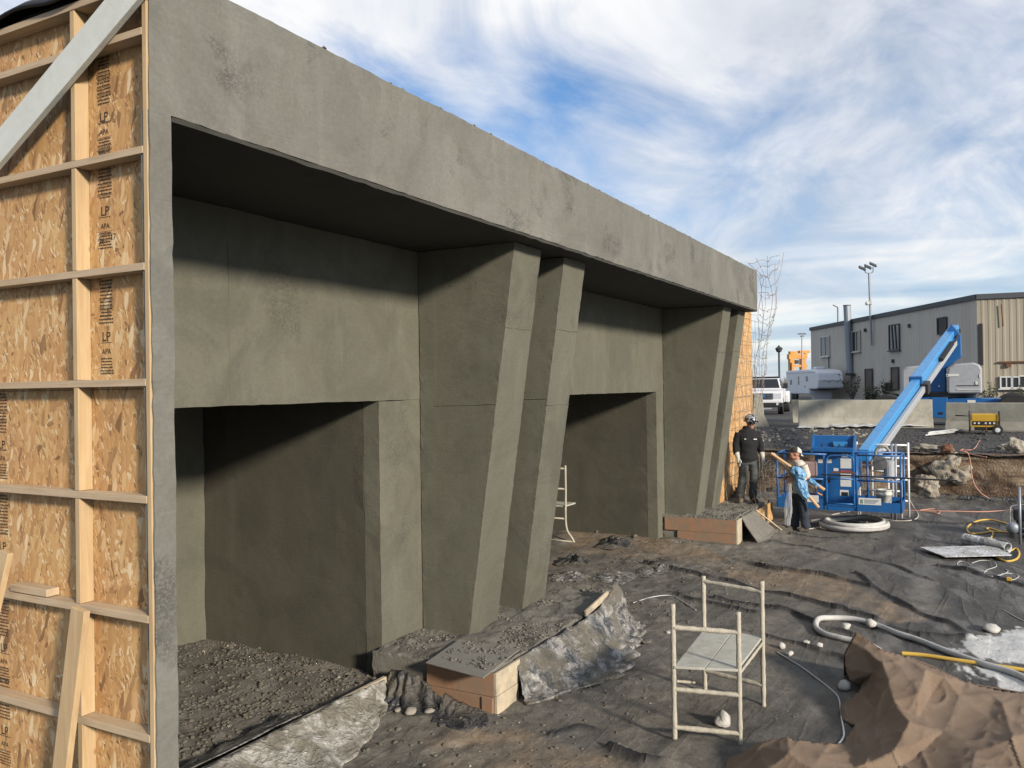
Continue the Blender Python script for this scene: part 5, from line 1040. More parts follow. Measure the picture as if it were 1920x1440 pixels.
for u in (0.15, 0.3, 0.45, 0.7, 0.85): m = MB(); m.box(gn.x-0.028, gn.x-0.019, ya+(yb2-ya)*u-0.025, ya+(yb2-ya)*u+0.025, zl+0.10, zl+0.15); m.build('socket', 'sticker', pn)
m = MB(); m.box(gn.x+0.02, gn.x+0.46, ya+0.05, yb2-0.1, zg+0.12, zl); m.build('engine', 'black_steel', g, bevel=0.02)
for y in (ya-0.03, yb2+0.03):
    m = MB(); m.tube(smoothpath([(gn.x-0.02, y, zg+0.1), (gn.x-0.02, y, zh+0.02), (gn.x+0.05, y, zh+0.05), (gn.x+0.45, y, zh+0.05), (gn.x+0.5, y, zh), (gn.x+0.5, y, zg+0.1)], 4), 0.022, 8); m.build('frame', 'black_steel', g, smooth=True)
m = MB(); m.tube([(gn.x-0.02, yb2+0.02, zh-0.06), (gn.x-0.05, yb2+0.42, zh-0.05)], 0.02, 8); m.build('handle', 'black_steel', g, smooth=True)
for x in (gn.x-0.05, gn.x+0.52):
    M_ = Matrix.Translation((x, ya+0.02, zg+0.14)) @ Matrix.Rotation(rad(90), 4, 'Y'); m = MB(); m.lathe([(0.08, -0.045), (0.13, -0.045), (0.15, -0.02), (0.15, 0.02), (0.13, 0.045), (0.08, 0.045)], 22, M_); wl_ = m.build('wheel', 'black_rubber', g)
    m = MB(); m.lathe([(0.02, -0.05), (0.07, -0.046), (0.082, -0.03), (0.082, 0.03), (0.02, 0.04)], 16, M_); m.build('rim', 'white_paint', wl_)
for x in (gn.x, gn.x+0.48): m = MB(); m.tube([(x, yb2, zl), (x, yb2+0.04, zg-0.02)], 0.02, 8); m.build('leg', 'black_steel', g)
ws = [(1495, 803), (1560, 800), (1640, 802), (1745, 800)]
def wsheet(u, v):
    x = 1500+245*u; w_ = onz(x, 806-2*u, 1.32); dx = (v-0.5)*1.1; hh = 0.03+0.10*abs(mn.noise(Vector((u*9, v*3, 4))))+0.06*math.sin(v*math.pi)
    if u < 0.25: hh *= 0.4
    return Vector((w_.x+dx, w_.y, lot_z(w_.x+dx, w_.y)+0.03+hh))
lot_z0 = 1.36
m = MB(); m.grid(wsheet, 60, 10); tag(m.build('plastic_sheet', 'plastic_white', smooth=True, solid=0.01), 'long white plastic sheet lying in front of the long barrier', 'plastic sheet')
for k in range(14):
    a = onz(1735+2.4*k+rm.uniform(-3, 3), 821-0.3*k, 1.30); d = Vector((1.0, -0.75, 0)).normalized()*rm.uniform(0.8, 1.3)
    m = MB(); z_ = lot_z(a.x, a.y)+0.06+0.015*(k % 4); m.tube([Vector((a.x, a.y, z_)), Vector((a.x+d.x, a.y+d.y, z_+0.05))], 0.02, 6); tag(m.build('rod', 'plastic_white'), 'pale rod in the loose pile before the gap between the barriers', 'rod', 'rods piled by the barriers')
def boulder(px, py, r, X, label, seed, mat='stone_grey', sc=(1, 1, 1)):
    c = onX(px, py, X); m = MB(); vs = []
    for v in IV3: q = Vector((v.x*r*0.8*sc[0], v.y*r*sc[1], v.z*r*sc[2]))*(0.9+0.55*mn.fractal(v*1.3+Vector((seed, 0, 0)), 0.8, 2.0, 6)+0.25*abs(mn.noise(v*2.6+Vector((0, seed, 0))))); vs.append(c+q)
    m.add(vs, IF3); tag(m.build('boulder', mat, smooth=True), label, 'boulder')
_bm = bmesh.new(); bmesh.ops.create_icosphere(_bm, subdivisions=4, radius=1.0); _bm.verts.ensure_lookup_table()
IV3 = [v.co.copy() for v in _bm.verts]; IF3 = [tuple(v.index for v in f.verts) for f in _bm.faces]; _bm.free()
boulder(1783, 880, 0.46, 24.62, 'big pale jagged boulder sticking out of the earth bank', 1, 'stone_pale', (1, 0.95, 0.9))
boulder(1735, 875, 0.38, 24.75, 'dark boulder in the bank beside the big pale one', 5, 'stone_dark', (1, 0.9, 1.0))
boulder(1738, 912, 0.28, 24.38, 'small pale boulder low in the earth bank', 9, 'stone_pale')
boulder(1775, 843, 0.16, 24.6, 'rust-brown lump on top of the big pale boulder', 14, 'rust')
boulder(1740, 839, 0.16, 24.7, 'flat tan slab on the bank edge', 19, 'stone_grey', (1, 2.0, 0.5))
boulder(1905, 838, 0.20, 25.2, 'grey block of broken concrete on the bank edge', 23, 'stone_pale')
boulder(1888, 838, 0.14, 26.0, 'small grey stone heap beside the broken concrete block', 29, 'stone_grey', (1, 1.5, 0.7))
# ---------------------------------------------------------------- pickup truck
def local(M): return dict(local=True)
tp = onz(1465, 776, 1.40); th = rad(189)
trk = thing('pickup_truck', 'white crew-cab pickup truck with chrome grille parked beyond the barriers', 'truck', M=Matrix.Translation((tp.x, tp.y, 1.39)) @ Matrix.Rotation(th, 4, 'Z') @ Matrix.Translation((0, -0.88, 0)))
def tpart(name, mat, mb, parent=None, **k): return mb.build(name, mat, parent or trk, local=True, **k)
body = MB(); body.prism([(0.62, 0.55), (0.98, 0.62), (1.00, 1.14), (0.92, 1.24), (-0.35, 1.34), (-5.2, 1.34), (-5.25, 0.6)], (-0.98, 0.98)); bd = tpart('body', 'white_paint', body, bevel=0.05, fixn=True, segs=3)
m = MB(); pr_ = [(-0.30, 1.30), (-0.98, 1.93), (-2.75, 1.95), (-3.05, 1.32)]
n = 4; vs = [Vector((x, -0.90 if z < 1.5 else -0.74, z)) for x, z in pr_]+[Vector((x, 0.90 if z < 1.5 else 0.74, z)) for x, z in pr_]
m.add(vs, [tuple(range(n)), tuple(range(2*n-1, n-1, -1))]+[(i+n, (i+1) % n+n, (i+1) % n, i) for i in range(n)]); cab = tpart('cab', 'white_paint', m, bevel=0.05, fixn=True, segs=3)
def quad(pts, name, mat, parent, t=0.012):
    pts = [Vector(p) for p in pts]; nn = (pts[1]-pts[0]).cross(pts[2]-pts[0]).normalized()*t; m = MB(); m.add([p+nn for p in pts]+[p-nn for p in pts], [(0, 1, 2, 3), (7, 6, 5, 4)]+[(i, i+4, (i+1) % 4+4, (i+1) % 4) for i in range(4)]); return m.build(name, mat, parent, local=True, fixn=True)
quad([(-0.40, -0.80, 1.405), (-0.40, 0.80, 1.405), (-0.92, 0.67, 1.885), (-0.92, -0.67, 1.885)], 'windscreen', 'dark_glass', cab)
for s_ in (-1, 1):
    quad([(-0.55, 0.885*s_, 1.40), (-1.62, 0.885*s_, 1.38), (-1.62, 0.775*s_, 1.86), (-0.95, 0.775*s_, 1.86)], 'side_window', 'dark_glass', cab); quad([(-1.72, 0.885*s_, 1.38), (-2.75, 0.885*s_, 1.38), (-2.62, 0.775*s_, 1.86), (-1.72, 0.775*s_, 1.86)], 'side_window', 'dark_glass', cab)
    m = MB(); m.box(-0.62, -0.48, s_*1.10-0.12, s_*1.10+0.12, 1.38, 1.66); mi = tpart('mirror', 'black_steel', m, bevel=0.02); m = MB(); m.bar((-0.55, s_*0.9, 1.42), (-0.55, s_*1.0, 1.45), 0.05, 0.05); tpart('mirror_arm', 'black_steel', m, mi)
    m = MB(); m.prism([(-3.35, 0.55), (-3.3, 1.0), (-3.55, 1.2), (-5.0, 1.2), (-5.2, 1.0), (-5.2, 0.55)], (0.975*s_, 1.22*s_)); tpart('rear_fender', 'white_paint', m, bevel=0.06, fixn=True, segs=3)
    m = MB(); m.box(0.985, 1.01, s_*0.72-0.20, s_*0.72+0.20, 0.86, 1.12); tpart('headlight', 'lamp_face', m, bd, bevel=0.02)
    m = MB(); m.lathe([(0.07, 0), (0.06, 0.02)], 14, Matrix.Translation((1.13, s_*0.72, 0.56)) @ Matrix.Rotation(rad(90), 4, 'Y')); tpart('fog_lamp', 'lamp_face', m)
    for xw, yw, ww in ((0.0, 0.84, 0.13), (-4.3, 1.0, 0.22)):
        Mw = Matrix.Translation((xw, s_*yw, 0.39)) @ Matrix.Rotation(rad(90), 4, 'X'); m = MB(); m.lathe([(0.2, -ww), (0.36, -ww), (0.40, -ww*0.7), (0.40, ww*0.7), (0.36, ww), (0.2, ww)], 26, Mw); wt = tpart('wheel', 'black_rubber', m); m = MB(); m.lathe([(0.03, -ww*0.7), (0.18, -ww*0.8), (0.22, -ww*1.01), (0.22, ww*1.01), (0.18, ww*0.8), (0.03, ww*0.7)], 18, Mw); tpart('rim', 'chrome', m, wt)
        m = MB(); m.lathe([(0.47, -0.03), (0.47, 0.03)], 24, Matrix.Translation((xw, s_*(0.965 if xw == 0 else 1.205), 0.42)) @ Matrix.Rotation(rad(90), 4, 'X'))
        tpart('wheel_arch', 'black_rubber', m) if xw == 0 else None
m = MB(); m.box(0.995, 1.03, -0.52, 0.52, 0.80, 1.14); gr = tpart('grille', 'chrome', m, bevel=0.02)
for z in (0.84, 0.93, 1.02): m = MB(); m.box(1.028, 1.036, -0.48, 0.48, z, z+0.055); tpart('grille_slot', 'black_steel', m, gr)
m = MB(); m.lathe([(0.14, 0), (0.13, 0.02)], 18, Matrix.Translation((1.034, 0, 0.97)) @ Matrix.Scale(0.55, 4, (0, 0, 1)) @ Matrix.Rotation(rad(90), 4, 'Y')); tpart('badge', 'blue_paint', m, gr)
m = MB(); m.box(0.9, 1.14, -1.0, 1.0, 0.62, 0.78); tpart('bumper', 'white_paint', m, bevel=0.04); m = MB(); m.box(0.85, 1.12, -0.99, 0.99, 0.40, 0.618); bl = tpart('lower_bumper', 'black_steel', m, bevel=0.03); m = MB(); m.box(1.11, 1.13, -0.45, 0.45, 0.30, 0.36); tpart('tow_bar', 'grey_paint', m, bl)
m = MB(); m.box(-2.6, -1.1, -0.62, 0.62, 1.97, 2.0); rk = tpart('roof_rack', 'black_steel', m)
for x in (-1.15, -1.85, -2.55): m = MB(); m.box(x-0.03, x+0.03, -0.70, 0.70, 1.94, 2.03); tpart('rack_bar', 'black_steel', m, rk)
# ---------------------------------------------------------------- camper trailer
cn = dep(1555, 738, 79); hd = rad(208)
cmp_ = thing('camper_trailer', 'white fifth-wheel camper trailer with rounded nose parked by the grey warehouse', 'camper', M=Matrix.Translation((cn.x, cn.y, 1.42)) @ Matrix.Rotation(hd, 4, 'Z'))
m = MB(); m.prism([(0.0, 1.05), (0.35, 1.15), (0.48, 1.9), (0.30, 2.55), (-0.25, 2.82), (-1.8, 2.95), (-9.0, 2.95), (-9.0, 0.55), (-2.0, 0.55), (-2.0, 1.05)], (-1.2, 1.2)); cbd = m.build('body', 'camper_white', cmp_, local=True, bevel=0.12, fixn=True, segs=3)
for x, z, w_, h_ in ((-2.6, 2.05, 0.55, 0.5), (-5.0, 1.9, 0.35, 0.8), (-7.4, 1.75, 0.6, 0.5), (-3.2, 1.3, 0.2, 0.2)):
    for s_ in (-1, 1): m = MB(); m.box(x-w_/2, x+w_/2, s_*1.205-0.01, s_*1.205+0.01, z-h_/2, z+h_/2); m.build('window', 'window_glass', cmp_, local=True)
for s_ in (-1, 1):
    m = MB(); m.box(-6.3, -5.5, s_*1.203-0.008, s_*1.203+0.008, 0.75, 2.55); m.build('door', 'camper_white', cmp_, local=True, bevel=0.01)
    m = MB(); m.box(-9, -0.4, s_*1.203-0.006, s_*1.203+0.006, 2.62, 2.67); m.build('trim', 'grey_paint', cmp_, local=True)
    for x in (-6.2, -7.1):
        Mw = Matrix.Translation((x, s_*1.05, 0.36)) @ Matrix.Rotation(rad(90), 4, 'X'); m = MB(); m.lathe([(0.15, -0.1), (0.36, -0.1), (0.36, 0.1), (0.15, 0.1)], 20, Mw); m.build('wheel', 'black_rubber', cmp_, local=True)
m = MB(); m.box(-1.95, -1.85, -0.9, 0.9, 0.05, 1.04); m.build('landing_gear', 'camper_white', cmp_, local=True); m = MB(); m.box(-1.9, -0.4, -1.0, 1.0, 0.98, 1.04); m.build('belly', 'black_steel', cmp_, local=True); m = MB(); m.box(-3.0, -2.2, -0.45, 0.45, 2.95, 3.2); m.build('roof_vent', 'camper_white', cmp_, local=True, bevel=0.08)
rd = random.Random(4)
for k in range(9):
    y = -0.75+1.5*k/8; z = 1.78+0.07*math.sin(k*1.7); m = MB(); m.bar((0.47-0.10*abs(z-1.9), y, z), (0.475-0.1*abs(z-1.9), y+0.16, z+rd.uniform(-0.03, 0.06)), 0.02, rd.uniform(0.04, 0.12)); m.build('decal_stroke', 'decal_green', cbd, local=True)
# ---------------------------------------------------------------- warehouse
A = dep(1522, 745, 90); A.z = 1.35; Bq = dep(1835, 755, 58); Bq.z = 1.35; Cq = dep(1990, 755, 56.2); Cq.z = 1.35; HT_ = 7.35
def wallM(P, Q): d = (Q-P); d.z = 0; d.normalize(); yv_ = Vector((-d.y, d.x, 0)); return Matrix((( d.x, yv_.x, 0, P.x), (d.y, yv_.y, 0, P.y), (0, 0, 1, P.z), (0, 0, 0, 1)))
wh_ = thing('warehouse', 'two-storey grey corrugated warehouse with dark roof trim and broken windows', 'building', tuple(A))
def wallpt(px, py, M):
    d = ray(px, py); n = M.to_3x3() @ Vector((0, 1, 0)); t = n.dot(M.translation-Vector((0, 0, CAMZ)))/n.dot(d); return M.inverted() @ (Vector((0, 0, CAMZ))+d*t)
def wallsheet(M, L, H, pitch, dpt, mat, name):
    m = MB(); k = 0; xs_ = []
    x = 0.0
    while x < L: xs_ += [(x, 0), (x+pitch*0.5, 0), (x+pitch*0.6, -dpt), (x+pitch*0.9, -dpt)]; x += pitch
    xs_ = [(min(a, L), b) for a, b in xs_]+[(L, 0)]
    vs = [M @ Vector((a, b, z)) for z in (-0.5, H) for a, b in xs_]; nn = len(xs_); m.add(vs, [(i, i+1, nn+i+1, nn+i) for i in range(nn-1)]); return m.build(name, mat, wh_)
M1, M2 = wallM(A, Bq), wallM(Bq, Cq); L1, L2 = (Bq-A).length, (Cq-Bq).length
H1 = HT_-0.05
ww1 = wallsheet(M1, L1, H1, 0.45, 0.02, 'wall_grey', 'wall'); ww2 = wallsheet(M2, L2, H1, 0.42, 0.02, 'wall_tan', 'wall')
for M_, L_ in ((M1, L1), (M2, L2)):
    m = MB(); m.box(-0.05, L_+0.05, -0.14, 0.3, H1-0.02, H1+0.33, M_); m.build('roof_trim', 'trim_dark', wh_)
m = MB(); m.add([M1 @ Vector((0, 0.2, H1)), M1 @ Vector((L1, 0.2, H1)), M2 @ Vector((L2, 0.2, H1)), M2 @ Vector((L2, 30, H1)), M1 @ Vector((0, 30, H1))], [(0, 1, 2, 3, 4)]); m.build('roof', 'trim_dark', wh_)
m = MB(); m.add([M1 @ Vector((0, 0, -0.5)), M1 @ Vector((0, 30, -0.5)), M1 @ Vector((0, 30, H1)), M1 @ Vector((0, 0, H1))], [(0, 1, 2, 3)]); m.build('wall', 'wall_grey', wh_)
def window(px0, px1, py0, py1, M_, frame='frame_white', mull=1, fill='window_glass', tilt=0, sill=True):
    a, b = wallpt(px0, py1, M_), wallpt(px1, py0, M_); c_, d_ = wallpt(px0, py0, M_), wallpt(px1, py1, M_); x0, x1 = (a.x+c_.x)/2, (b.x+d_.x)/2; z0, z1 = (a.z+d_.z)/2, (b.z+c_.z)/2; x0, x1 = min(x0, x1), max(x0, x1)
    m = MB(); m.box(x0, x1, -0.10, -0.075, z0, z1, M_); g_ = m.build('window', fill, wh_)
    f_ = 0.09
    for (u0, u1, v0, v1) in ((x0-f_, x0, z0-f_, z1+f_), (x1, x1+f_, z0-f_, z1+f_), (x0, x1, z1, z1+f_), (x0, x1, z0-f_, z0)):
        m = MB(); m.box(u0, u1, -0.16, -0.05, v0, v1, M_); m.build('frame', frame, g_)
    for k in range(mull):
        xm = x0+(x1-x0)*(k+1)/(mull+1); m = MB(); m.bar(M_ @ Vector((xm+tilt, -0.13, z0)), M_ @ Vector((xm-tilt, -0.13, z1)), 0.08, 0.06); m.build('mullion', frame, g_)
    if sill: m = MB(); m.box(x0-0.2, x1+0.2, -0.26, -0.05, z0-f_-0.08, z0-f_-0.005, M_); m.build('sill', frame, g_)
window(1541, 1556, 632, 667, M1); window(1600, 1614, 622, 658, M1, 'wall_grey'); window(1670, 1688, 610, 655, M1, 'trim_dark', 2, tilt=0.12); window(1761, 1776, 597, 625, M1, 'trim_dark', 0, 'black_steel', 0, False)
window(1625, 1637, 693, 730, M1, 'trim_dark', 0, 'brick_fill', 0, False); window(1674, 1686, 690, 729, M1, 'trim_dark', 0, 'brick_fill', 0, False); window(1664, 1671, 719, 730, M1, 'trim_dark', 0, 'black_steel', 0, False)
window(1877, 1896, 708, 726, M2, 'frame_white', 1); window(1897.5, 1909, 708, 726, M2, 'frame_white', 0); window(1912, 1940, 706, 726, M2, 'frame_white', 1)
for px, py in ((1624, 619), (1707, 611), (1676, 677), (1604, 703)):
    p = wallpt(px, py, M1); m = MB(); m.box(p.x-0.1, p.x+0.1, -0.2, -0.03, p.z-0.15, p.z+0.15, M1); m.build('wall_lamp', 'trim_dark', wh_)
m = MB(); p0_, p1_ = wallpt(1836, 607, M2), wallpt(1836, 685, M2); m.box(0.05, 0.30, -0.12, -0.08, p1_.z, p0_.z, M2); m.build('gap', 'black_steel', wh_)
m = MB(); p0_ = wallpt(1871, 679, M2); m.box(p0_.x, L2, -0.16, -0.08, p0_.z-0.06, p0_.z+0.04, M2); m.build('flashing', 'rust', wh_)
p0_ = wallpt(1895, 684, M2); m = MB(); m.box(p0_.x-0.3, p0_.x+0.0, -0.2, -0.08, p0_.z-0.15, p0_.z+0.1, M2); m.build('vent', 'rust', wh_)
p0_, p1_ = wallpt(1877, 571, M2), wallpt(1880, 612, M2); m = MB(); m.tube([M2 @ Vector((p0_.x, -0.15, p0_.z)), M2 @ Vector((p1_.x, -0.15, p1_.z))], 0.04, 6); m.build('cable', 'rust', wh_)
p0_, p1_ = wallpt(1555, 632, M1), wallpt(1556, 690, M1); m = MB(); m.tube([M1 @ Vector((p0_.x, -0.1, p0_.z)), M1 @ Vector((p1_.x, -0.1, p1_.z))], 0.05, 6); m.build('downpipe', 'trim_dark', wh_)
# flue, floodlight mast, street lamps
def stick(name, px, py0, py1, D, r, mat, label, cat, base=None):
    a, b = dep(px[0], py1, D), dep(px[1], py0, D); root = thing(name, label, cat, (a.x, a.y, a.z)); m = MB(); m.tube([a, b], r, 14); m.build('pole' if name != 'flue_pipe' else 'pipe', mat, root, smooth=False); return root, a, b
p_ = wallpt(1591, 700, M1); Dw = (M1 @ p_ - Vector((0, 0, CAMZ))).dot(_f)-0.9
fl_, a, b = stick('flue_pipe', (1594, 1588), 572, 702, Dw, 0.33, 'galvanised', 'fat grey flue pipe running up the warehouse wall', 'pipe')
m = MB(); m.lathe([(0.42, -0.1), (0.42, 0.12)], 14, Matrix.Translation(a)); m.build('elbow', 'trim_dark', fl_); m = MB(); m.lathe([(0.36, -0.08), (0.36, 0.0)], 14, Matrix.Translation(b)); m.build('rim', 'trim_dark', fl_)
m = MB(); m.tube([a+Vector((0.1, -0.5, 0)), b.lerp(a, 0.27)+Vector((0.1, -0.5, 0))], 0.06, 6); m.build('bracket', 'trim_dark', fl_)
p_ = wallpt(1633, 640, M1); Dw = (M1 @ p_ - Vector((0, 0, CAMZ))).dot(_f)-0.6
fm, a, b = stick('floodlight_mast', (1634, 1629.5), 512, 648, Dw, 0.09, 'galvanised', 'slim steel mast with three floodlights above the warehouse roof', 'light mast')
rt = _r
m = MB(); m.tube(smoothpath([b+rt*-0.35+Vector((0, 0, 0.55)), b+rt*-0.33+Vector((0, 0, 0.1)), b, b+rt*0.33+Vector((0, 0, 0.1)), b+rt*0.36+Vector((0, 0, 0.55))], 4), 0.05, 6); m.build('bracket', 'galvanised', fm)
for dx, dz in ((-0.6, 0.42), (-0.1, 0.55), (0.36, 0.75)):
    c = b+rt*dx+Vector((0, 0, dz)); m = MB(); m.box(-0.32, 0.32, -0.2, 0.2, -0.07, 0.07, Matrix.Translation(c) @ Matrix.Rotation(rad(-62), 4, 'Z') @ Matrix.Rotation(rad(25), 4, 'Y') @ Matrix.Rotation(rad(35), 4, 'X')); m.build('floodlight', 'trim_dark', fm, bevel=0.02)
c = a.lerp(b, 0.585)-rt*0.25; m = MB(); m.lathe([(0.02, -0.2), (0.15, -0.14), (0.18, 0), (0.14, 0.12), (0.02, 0.16)], 14, Matrix.Translation(c)); m.build('security_camera', 'frame_white', fm, smooth=True); m = MB(); m.box(-0.22, 0.22, -0.15, 0.15, -0.12, 0.2, Matrix.Translation(c+rt*0.25)); m.build('camera_box', 'frame_white', fm)
sl, a, b = stick('street_lamp', (1572, 1571), 576, 640, 96, 0.10, 'galvanised', 'bent-arm street lamp showing above the warehouse roof', 'street lamp')
m = MB(); m.tube([b, b-rt*0.55+Vector((0, 0, 0.25))], 0.08, 6); m.build('arm', 'galvanised', sl)
sl, a, b = stick('street_lamp', (1461.5, 1460.5), 660, 722, 62, 0.07, 'dark_pole', 'dark ornamental lamp post rising behind the pickup truck', 'street lamp')
m = MB(); m.lathe([(0.06, -0.05), (0.2, 0.05), (0.24, 0.2), (0.3, 0.24), (0.08, 0.42), (0.03, 0.5)], 12, Matrix.Translation(b)); m.build('lantern', 'dark_pole', sl)
sl, a, b = stick('light_mast', (1503.5, 1503.5), 627, 720, 150, 0.09, 'galvanised', 'distant light mast with a cluster of lamps above the orange crane', 'light mast')
for dx, dz in ((-0.55, 0.1), (-0.2, 0.15), (0.25, 0.15), (0.6, 0.1), (-0.15, -0.35), (0.2, -0.3)): m = MB(); m.box(-0.16, 0.16, -0.16, 0.16, -0.1, 0.1, Matrix.Translation(b+rt*dx+Vector((0, 0, dz)))); m.build('lamp', 'galvanised', sl)
m = MB(); m.bar(b-rt*0.6, b+rt*0.65, 0.08, 0.08); m.build('crossbar', 'galvanised', sl)
# orange gantry crane
D = 150; cr = thing('gantry_crane', 'orange steel gantry crane standing far behind the camper', 'crane', tuple(dep(1498, 726, D)))
def cbox(x0, x1, y0, y1, name, dd=1.2, off=0.0, mat='orange_steel'):
    a, b = dep(x0, y1, D+off), dep(x1, y0, D+off); m = MB(); w_ = (b-a).dot(_r); h_ = (b-a).dot(_u2); c = (a+b)/2
    m.box(-w_/2, w_/2, 0, dd, -h_/2, h_/2, Matrix.Translation(c) @ Matrix.Rotation(YAW-rad(90), 4, 'Z')); return m.build(name, mat, cr)
cbox(1482, 1490, 672, 727, 'leg'); cbox(1503, 1512, 671, 727, 'leg', 1.2, 2.0); cbox(1479.5, 1513, 664, 673, 'girder'); cbox(1482, 1496, 658.5, 664, 'trolley'); cbox(1500, 1519, 657, 662, 'walkway', 1.6); cbox(1490, 1515, 684, 688, 'cross_beam', 0.8); cbox(1491, 1498, 675, 682, 'hoist', 1.0, 0, 'black_steel'); cbox(1510, 1514, 660, 671, 'ladder', 0.6); cbox(1483.5, 1485, 680, 700, 'ladder', 0.3, -0.4, 'rust')
# weeds along the warehouse and far brush
def weed(px, py, D, h, w_, label, n=160, seed=0, mat='weed'):
    rg = random.Random(seed); c = dep(px, py, D); c.z = 1.3; m = MB(); root = thing('weed', label, 'plant', tuple(c))
    st = MB()
    for k in range(9):
        t = Vector((rg.gauss(0, w_*0.4), rg.gauss(0, w_*0.4), h*rg.uniform(0.6, 1.0))); st.tube([c+t*0.02, c+t*0.5+Vector((0, 0, 0.05)), c+t], [0.03, 0.02, 0.008], 4)
        for j in range(n//9):
            p = c+t*rg.uniform(0.25, 1.0)+Vector((rg.gauss(0, 0.12), rg.gauss(0, 0.12), rg.gauss(0, 0.1))); d = Vector((rg.gauss(0, 1), rg.gauss(0, 1), rg.gauss(0, 0.6))).normalized()*rg.uniform(0.06, 0.17); e = d.cross(Vector((rg.gauss(0, 1), rg.gauss(0, 1), 1))).normalized()*0.05
            m.add([p-d, p+e, p+d, p-e], [(0, 1, 2, 3)])
    tag(m.build('foliage', mat, root), kind='stuff'); st.build('stems', 'brush', root)
for k, (px, D, h, w_, lb) in enumerate(((1598, 76, 2.6, 1.2, 'tall dark weed bush beside the foot of the flue pipe'), (1640, 72, 1.6, 0.8, 'low weed clump under the bricked-up window'), (1660, 71, 1.9, 0.6, 'thin dry weed between the two bricked-up windows'), (1855, 56, 1.6, 0.9, 'bushy weed at the tan wall beside the grey cowl'), (1915, 55, 1.5, 0.8, 'weed clump under the barred window of the tan wall'), (1725, 66, 1.3, 0.8, 'weed clump showing behind the boom'), (1625, 73, 1.2, 0.6, 'short weed clump at the base of the grey wall'))):
    weed(px, 735, D, h, w_, lb, 220, k)
rg = random.Random(9); m = MB()
for k in range(1500):
    x = 1380+rg.random()*150; D = rg.uniform(190, 260); c = dep(x, 715, D); hh = (2.0+3.4*abs(mn.noise(Vector((x*0.06, 1, 0)))))*rg.uniform(0.5, 1); c.z = 1.2
    t = Vector((rg.gauss(0, 0.6), rg.gauss(0, 0.6), hh)); m.add([c+Vector((-0.09, 0.1, 0)), c+Vector((0.09, -0.1, 0)), c+t*0.5+Vector((0.07, -0.07, 0)), c+t], [(0, 1, 2, 3)])
tag(m.build('far_brush', 'brush'), 'bare brown brush along the horizon behind the truck', 'brush', None, 'stuff')
# ---------------------------------------------------------------- the two workers
def loft(m, rings, n=18):
    vs, fs = [], []
    for c, rx, ry in rings: vs += [Vector(c)+Vector((rx*math.cos(2*math.pi*k/n), ry*math.sin(2*math.pi*k/n), 0)) for k in range(n)]
    for i in range(len(rings)-1):
        for k in range(n): fs.append((i*n+k, i*n+(k+1) % n, (i+1)*n+(k+1) % n, (i+1)*n+k))
    fs += [tuple(range(n-1, -1, -1)), tuple((len(rings)-1)*n+k for k in range(n))]; m.add(vs, fs)
def limb(m, pts, rs, n=12): 
    pts = [Vector(p) for p in pts]; P = smoothpath(pts, 5); k = len(pts)-1; R_ = []
    for i in range(len(P)): t = i/5; j = min(int(t), k-1); R_.append(rs[j]+(rs[j+1]-rs[j])*(t-j))
    m.tube(P, R_, n)
def ball(m, c, rx, ry, rz): m.add([Vector(c)+Vector((v.x*rx, v.y*ry, v.z*rz)) for v in IV2], IF2)
def fused(m, name, mat, parent, voxel=0.012, smooth=4, wr=0.0, seed=0):
    me = bpy.data.meshes.new('tmp'); me.from_pydata([tuple(v) for v in m.v], [], m.f); me.update()
    o = bpy.data.objects.new('tmp', me); COL.objects.link(o)
    r = o.modifiers.new('r', 'REMESH'); r.mode = 'VOXEL'; r.voxel_size = voxel
    s_ = o.modifiers.new('s', 'SMOOTH'); s_.iterations = smooth; s_.factor = 0.5
    bpy.context.view_layer.update(); ne = bpy.data.meshes.new_from_object(o.evaluated_get(bpy.context.evaluated_depsgraph_get())); bpy.data.objects.remove(o)
    if wr:
        for v in ne.vertices:
            p = v.co; k = mn.noise(Vector((p.x*11, p.y*11, p.z*5+seed)))*0.6+mn.noise(Vector((p.x*5+p.z*9, p.y*5, p.z*16+seed)))*0.7; v.co = p+v.normal*k*wr
    ne.name = name; ne.polygons.foreach_set('use_smooth', [True]*len(ne.polygons)); ne.materials.clear(); ne.materials.append(MATS[mat])
    o = bpy.data.objects.new(name, ne); COL.objects.link(o); o.parent = parent; BASE[o.name] = BASE[parent.name]; return o
CAMF = Matrix(((_r0.x, _f0.x, 0, 0), (_r0.y, _f0.y, 0, 0), (0, 0, 1, 0), (0, 0, 0, 1)))
def hand(m, w, d, side, curl=0.5, s_=1.0):
    """palm and five fingers hanging from the wrist w along d; side points to the thumb"""
    w, d, side = Vector(w), Vector(d).normalized(), Vector(side).normalized(); nrm = d.cross(side).normalized()
    limb(m, [w-d*0.02, w+d*0.04*s_, w+d*0.085*s_], [0.028*s_, 0.036*s_, 0.036*s_], 10)
    for k, (o, L) in enumerate(((0.030, 0.075), (0.010, 0.085), (-0.011, 0.080), (-0.031, 0.062))):
        a = w+d*0.085*s_+side*o*s_; b = a+(d+nrm*0.25*curl)*L*0.5*s_; c = b+(d*0.8+nrm*0.9*curl)*L*0.5*s_; limb(m, [a-d*0.01, b, c], [0.0115*s_, 0.0105*s_, 0.0085*s_], 8)
    a = w+d*0.03*s_+side*0.03*s_; b = a+(side*0.7+d*0.7)*0.04*s_; c = b+(d*0.95+side*0.1+nrm*0.3)*0.035*s_; limb(m, [a, b, c], [0.015*s_, 0.013*s_, 0.010*s_], 8)
